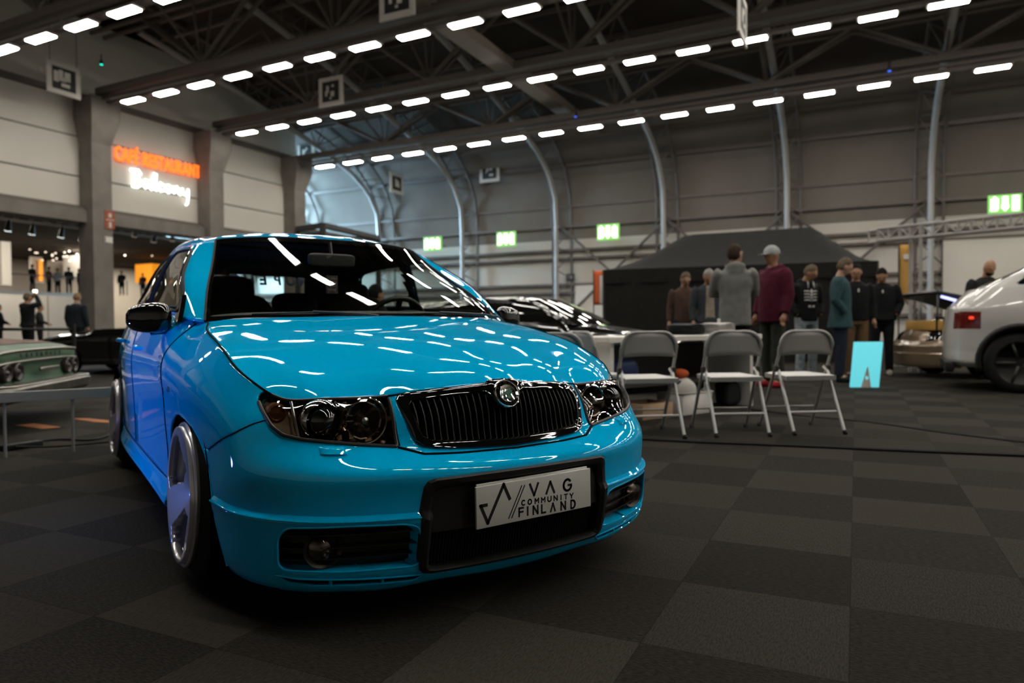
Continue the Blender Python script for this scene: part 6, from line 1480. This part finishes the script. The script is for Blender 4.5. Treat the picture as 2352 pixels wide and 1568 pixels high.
    if prnt == 'shirt': b = MB(); b.grid(np.array([[(x*(1-.25*t), .130-.02*abs(x)/.07*.5 - .01*t + .004, .90+dz+.56*t) for t in np.linspace(0,1,8)] for x in np.linspace(-.075,.075,7)])); o = mk('shirt_front', b.V, b.F, cloth('checked_shirt', (.24,.19,.15), (.34,.28,.22)), r); solid(o, .004)
    return r
HB = cloth('brown_hair', (.035,.022,.014)); HG = cloth('grey_hair', (.26,.25,.235)); HD = cloth('dark_hair', (.008,.007,.006)); HM_ = cloth('mousy_hair', (.10,.075,.05))
CK = cloth('black_cloth', (.007,.007,.008)); CB = cloth('brown_knit', (.060,.036,.026)); JN = cloth('dark_jeans', (.015,.018,.028)); GYJ = cloth('grey_hoodie', (.155,.155,.145)); MR = cloth('maroon_fleece', (.062,.008,.020))
person('man in brown sweater and glasses looking down before the tent', 1572, 621, 1.73, -18, CB, JN, HM_, ('pocket','down'), (20,-28), 'fair', glasses=True)
person('grey haired man in dark jacket over a checked shirt looking down', 1626, 613, 1.74, 0, cloth('slate_jacket', (.032,.036,.042)), CK, HG, ('down','down'), (-8,-32), 'tan', prnt='shirt', coat=1)
person('tall man in grey hooded sweater seen from behind with arms folded', 1688, 559, 1.86, 170, GYJ, CK, HB, ('crossed','crossed'), (-50,4), 'fair', hood=True, jacket=1.10, long_top=.10)
person('man in maroon hooded sweater and grey cap facing left', 1776, 562, 1.89, -68, MR, cloth('olive_trousers', (.030,.032,.026)), HB, ('down','down'), (-4,-3), 'tan', hood=True, jacket=1.20, cap=cloth('grey_cap', (.30,.31,.30)), prnt='mark', long_top=.08, shoes=cloth('red_shoes', (.35,.02,.03)))
person('man in black hooded sweater with white rib print and light jeans', 1852, 604, 1.76, 12, CK, cloth('faded_jeans', (.16,.19,.21), (.30,.32,.33)), HM_, ('pocket','pocket'), (25,-28), 'tan', hood=True, jacket=1.04, prnt='ribs', shoes=cloth('pale_shoes', (.4,.33,.27)))
person('man in long dark teal jacket with a hand in the pocket', 1930, 589, 1.80, 62, cloth('teal_jacket', (.026,.055,.060)), JN, HM_, ('pocket','pocket'), (6,-22), 'fair', jacket=1.14, coat=1, long_top=.12)
person('smiling man in black top behind the man in the teal jacket', 1966, 610, 1.76, -8, CK, cloth('tan_trousers', (.12,.07,.035)), HD, ('down','down'), (-14,-14), 'tan', prnt='small', jacket=1.08, d=10.9)
person('man in black jacket and trousers looking down, rightmost before the tent', 2026, 610, 1.77, -22, CK, CK, HD, ('pocket','pocket'), (-6,-34), 'tan', prnt='small', jacket=1.12, coat=1, shoes=cloth('white_sole_shoes', (.35,.33,.3)))
person('bald bearded man in black t-shirt behind the white car', 2266, 600, 1.80, -6, cloth('black_tee', (.018,.018,.018)), CK, HD, ('down','down'), (4,-24), 'tan', bald=True, beard=True, jacket=1.08, d=10.6)
sp = at(856, 632, 8.2)
person('man in cream shirt seen from behind through the windows of the blue car', 856, 632, 1.76, 160, cloth('cream_shirt', (.55,.52,.43)), JN, HD, ('front','front'), (-30,-10), 'tan', seated=True, depth_loc=sp)
chair('folding chair under the seated man in the cream shirt beyond the blue car', (sp[0], sp[1], 0), math.atan2(-CF[1], -CF[0]) + math.radians(160) - math.pi/2)
# onlookers in the left background
person('person in black jacket holding a phone with lit screen, left background', 62, 672, 1.80, 160, CK, CK, HM_, ('phone','phone'), (-10,0), 'tan', jacket=1.15, coat=1, vox=.022)
person('person in dark coat beside the one with the phone, left background', 90, 698, 1.66, 120, cloth('dark_coat', (.020,.018,.017)), CK, HM_, ('front','front'), (0,-10), 'tan', coat=1, vox=.022)
person('man in navy jacket behind the black open topped car', 176, 708, 1.72, 175, cloth('navy_jacket', (.012,.016,.022)), CK, cloth('sandy_hair', (.2,.12,.07)), ('down','down'), (0,-10), 'fair', vox=.022, jacket=1.15, d=17.2)
person('person in black cut off by the left picture edge', -4, 698, 1.72, 140, CK, CK, HD, ('front','front'), (0,0), 'tan', vox=.022, jacket=1.15)
for k, (x, y, f, c, s_) in enumerate([(74,636,170,(.02,.02,.02),'in black'), (112,636,90,(.12,.05,.03),'in rusty top'), (133,655,0,(.30,.38,.42),'in pale blue top'), (158,637,200,(.02,.02,.02),'in black with dark trousers'), (181,645,120,(.02,.025,.02),'in dark green'), (240,621,60,(.025,.025,.028),'leaning beside the concrete column'), (279,618,10,(.015,.015,.015),'standing right of the concrete column'), (328,645,0,(.05,.015,.015),'in dark red near the snack bar')]):
    p = on_b(x, y, 45.0 + (k % 3)*.8); sc_h = 1.72
    o = person(f'visitor {s_} on the balcony behind the railing', x, y, sc_h, f, cloth(f'visitor_cloth_{k}', c), CK, HD, ('front','down'), (0,-8), 'tan', vox=.035, depth_loc=p); o.location.z = 3.05
pp = next(o for o in bpy.data.objects if o.get('label', '').startswith('person in black jacket holding a phone'))
b = MB().box((0,0,0), (.15,.015,.08), None, .006); o = b.build('phone', M['lamp_phone']); o.location = Matrix.Translation(pp.location) @ Matrix.Rotation(pp.rotation_euler.z, 4, 'Z') @ Vector((0, .215*pp.scale[0], 1.80*pp.scale[0])); o.rotation_euler = pp.rotation_euler; tag(o, 'phone with glowing screen held up in the left background', 'phone')
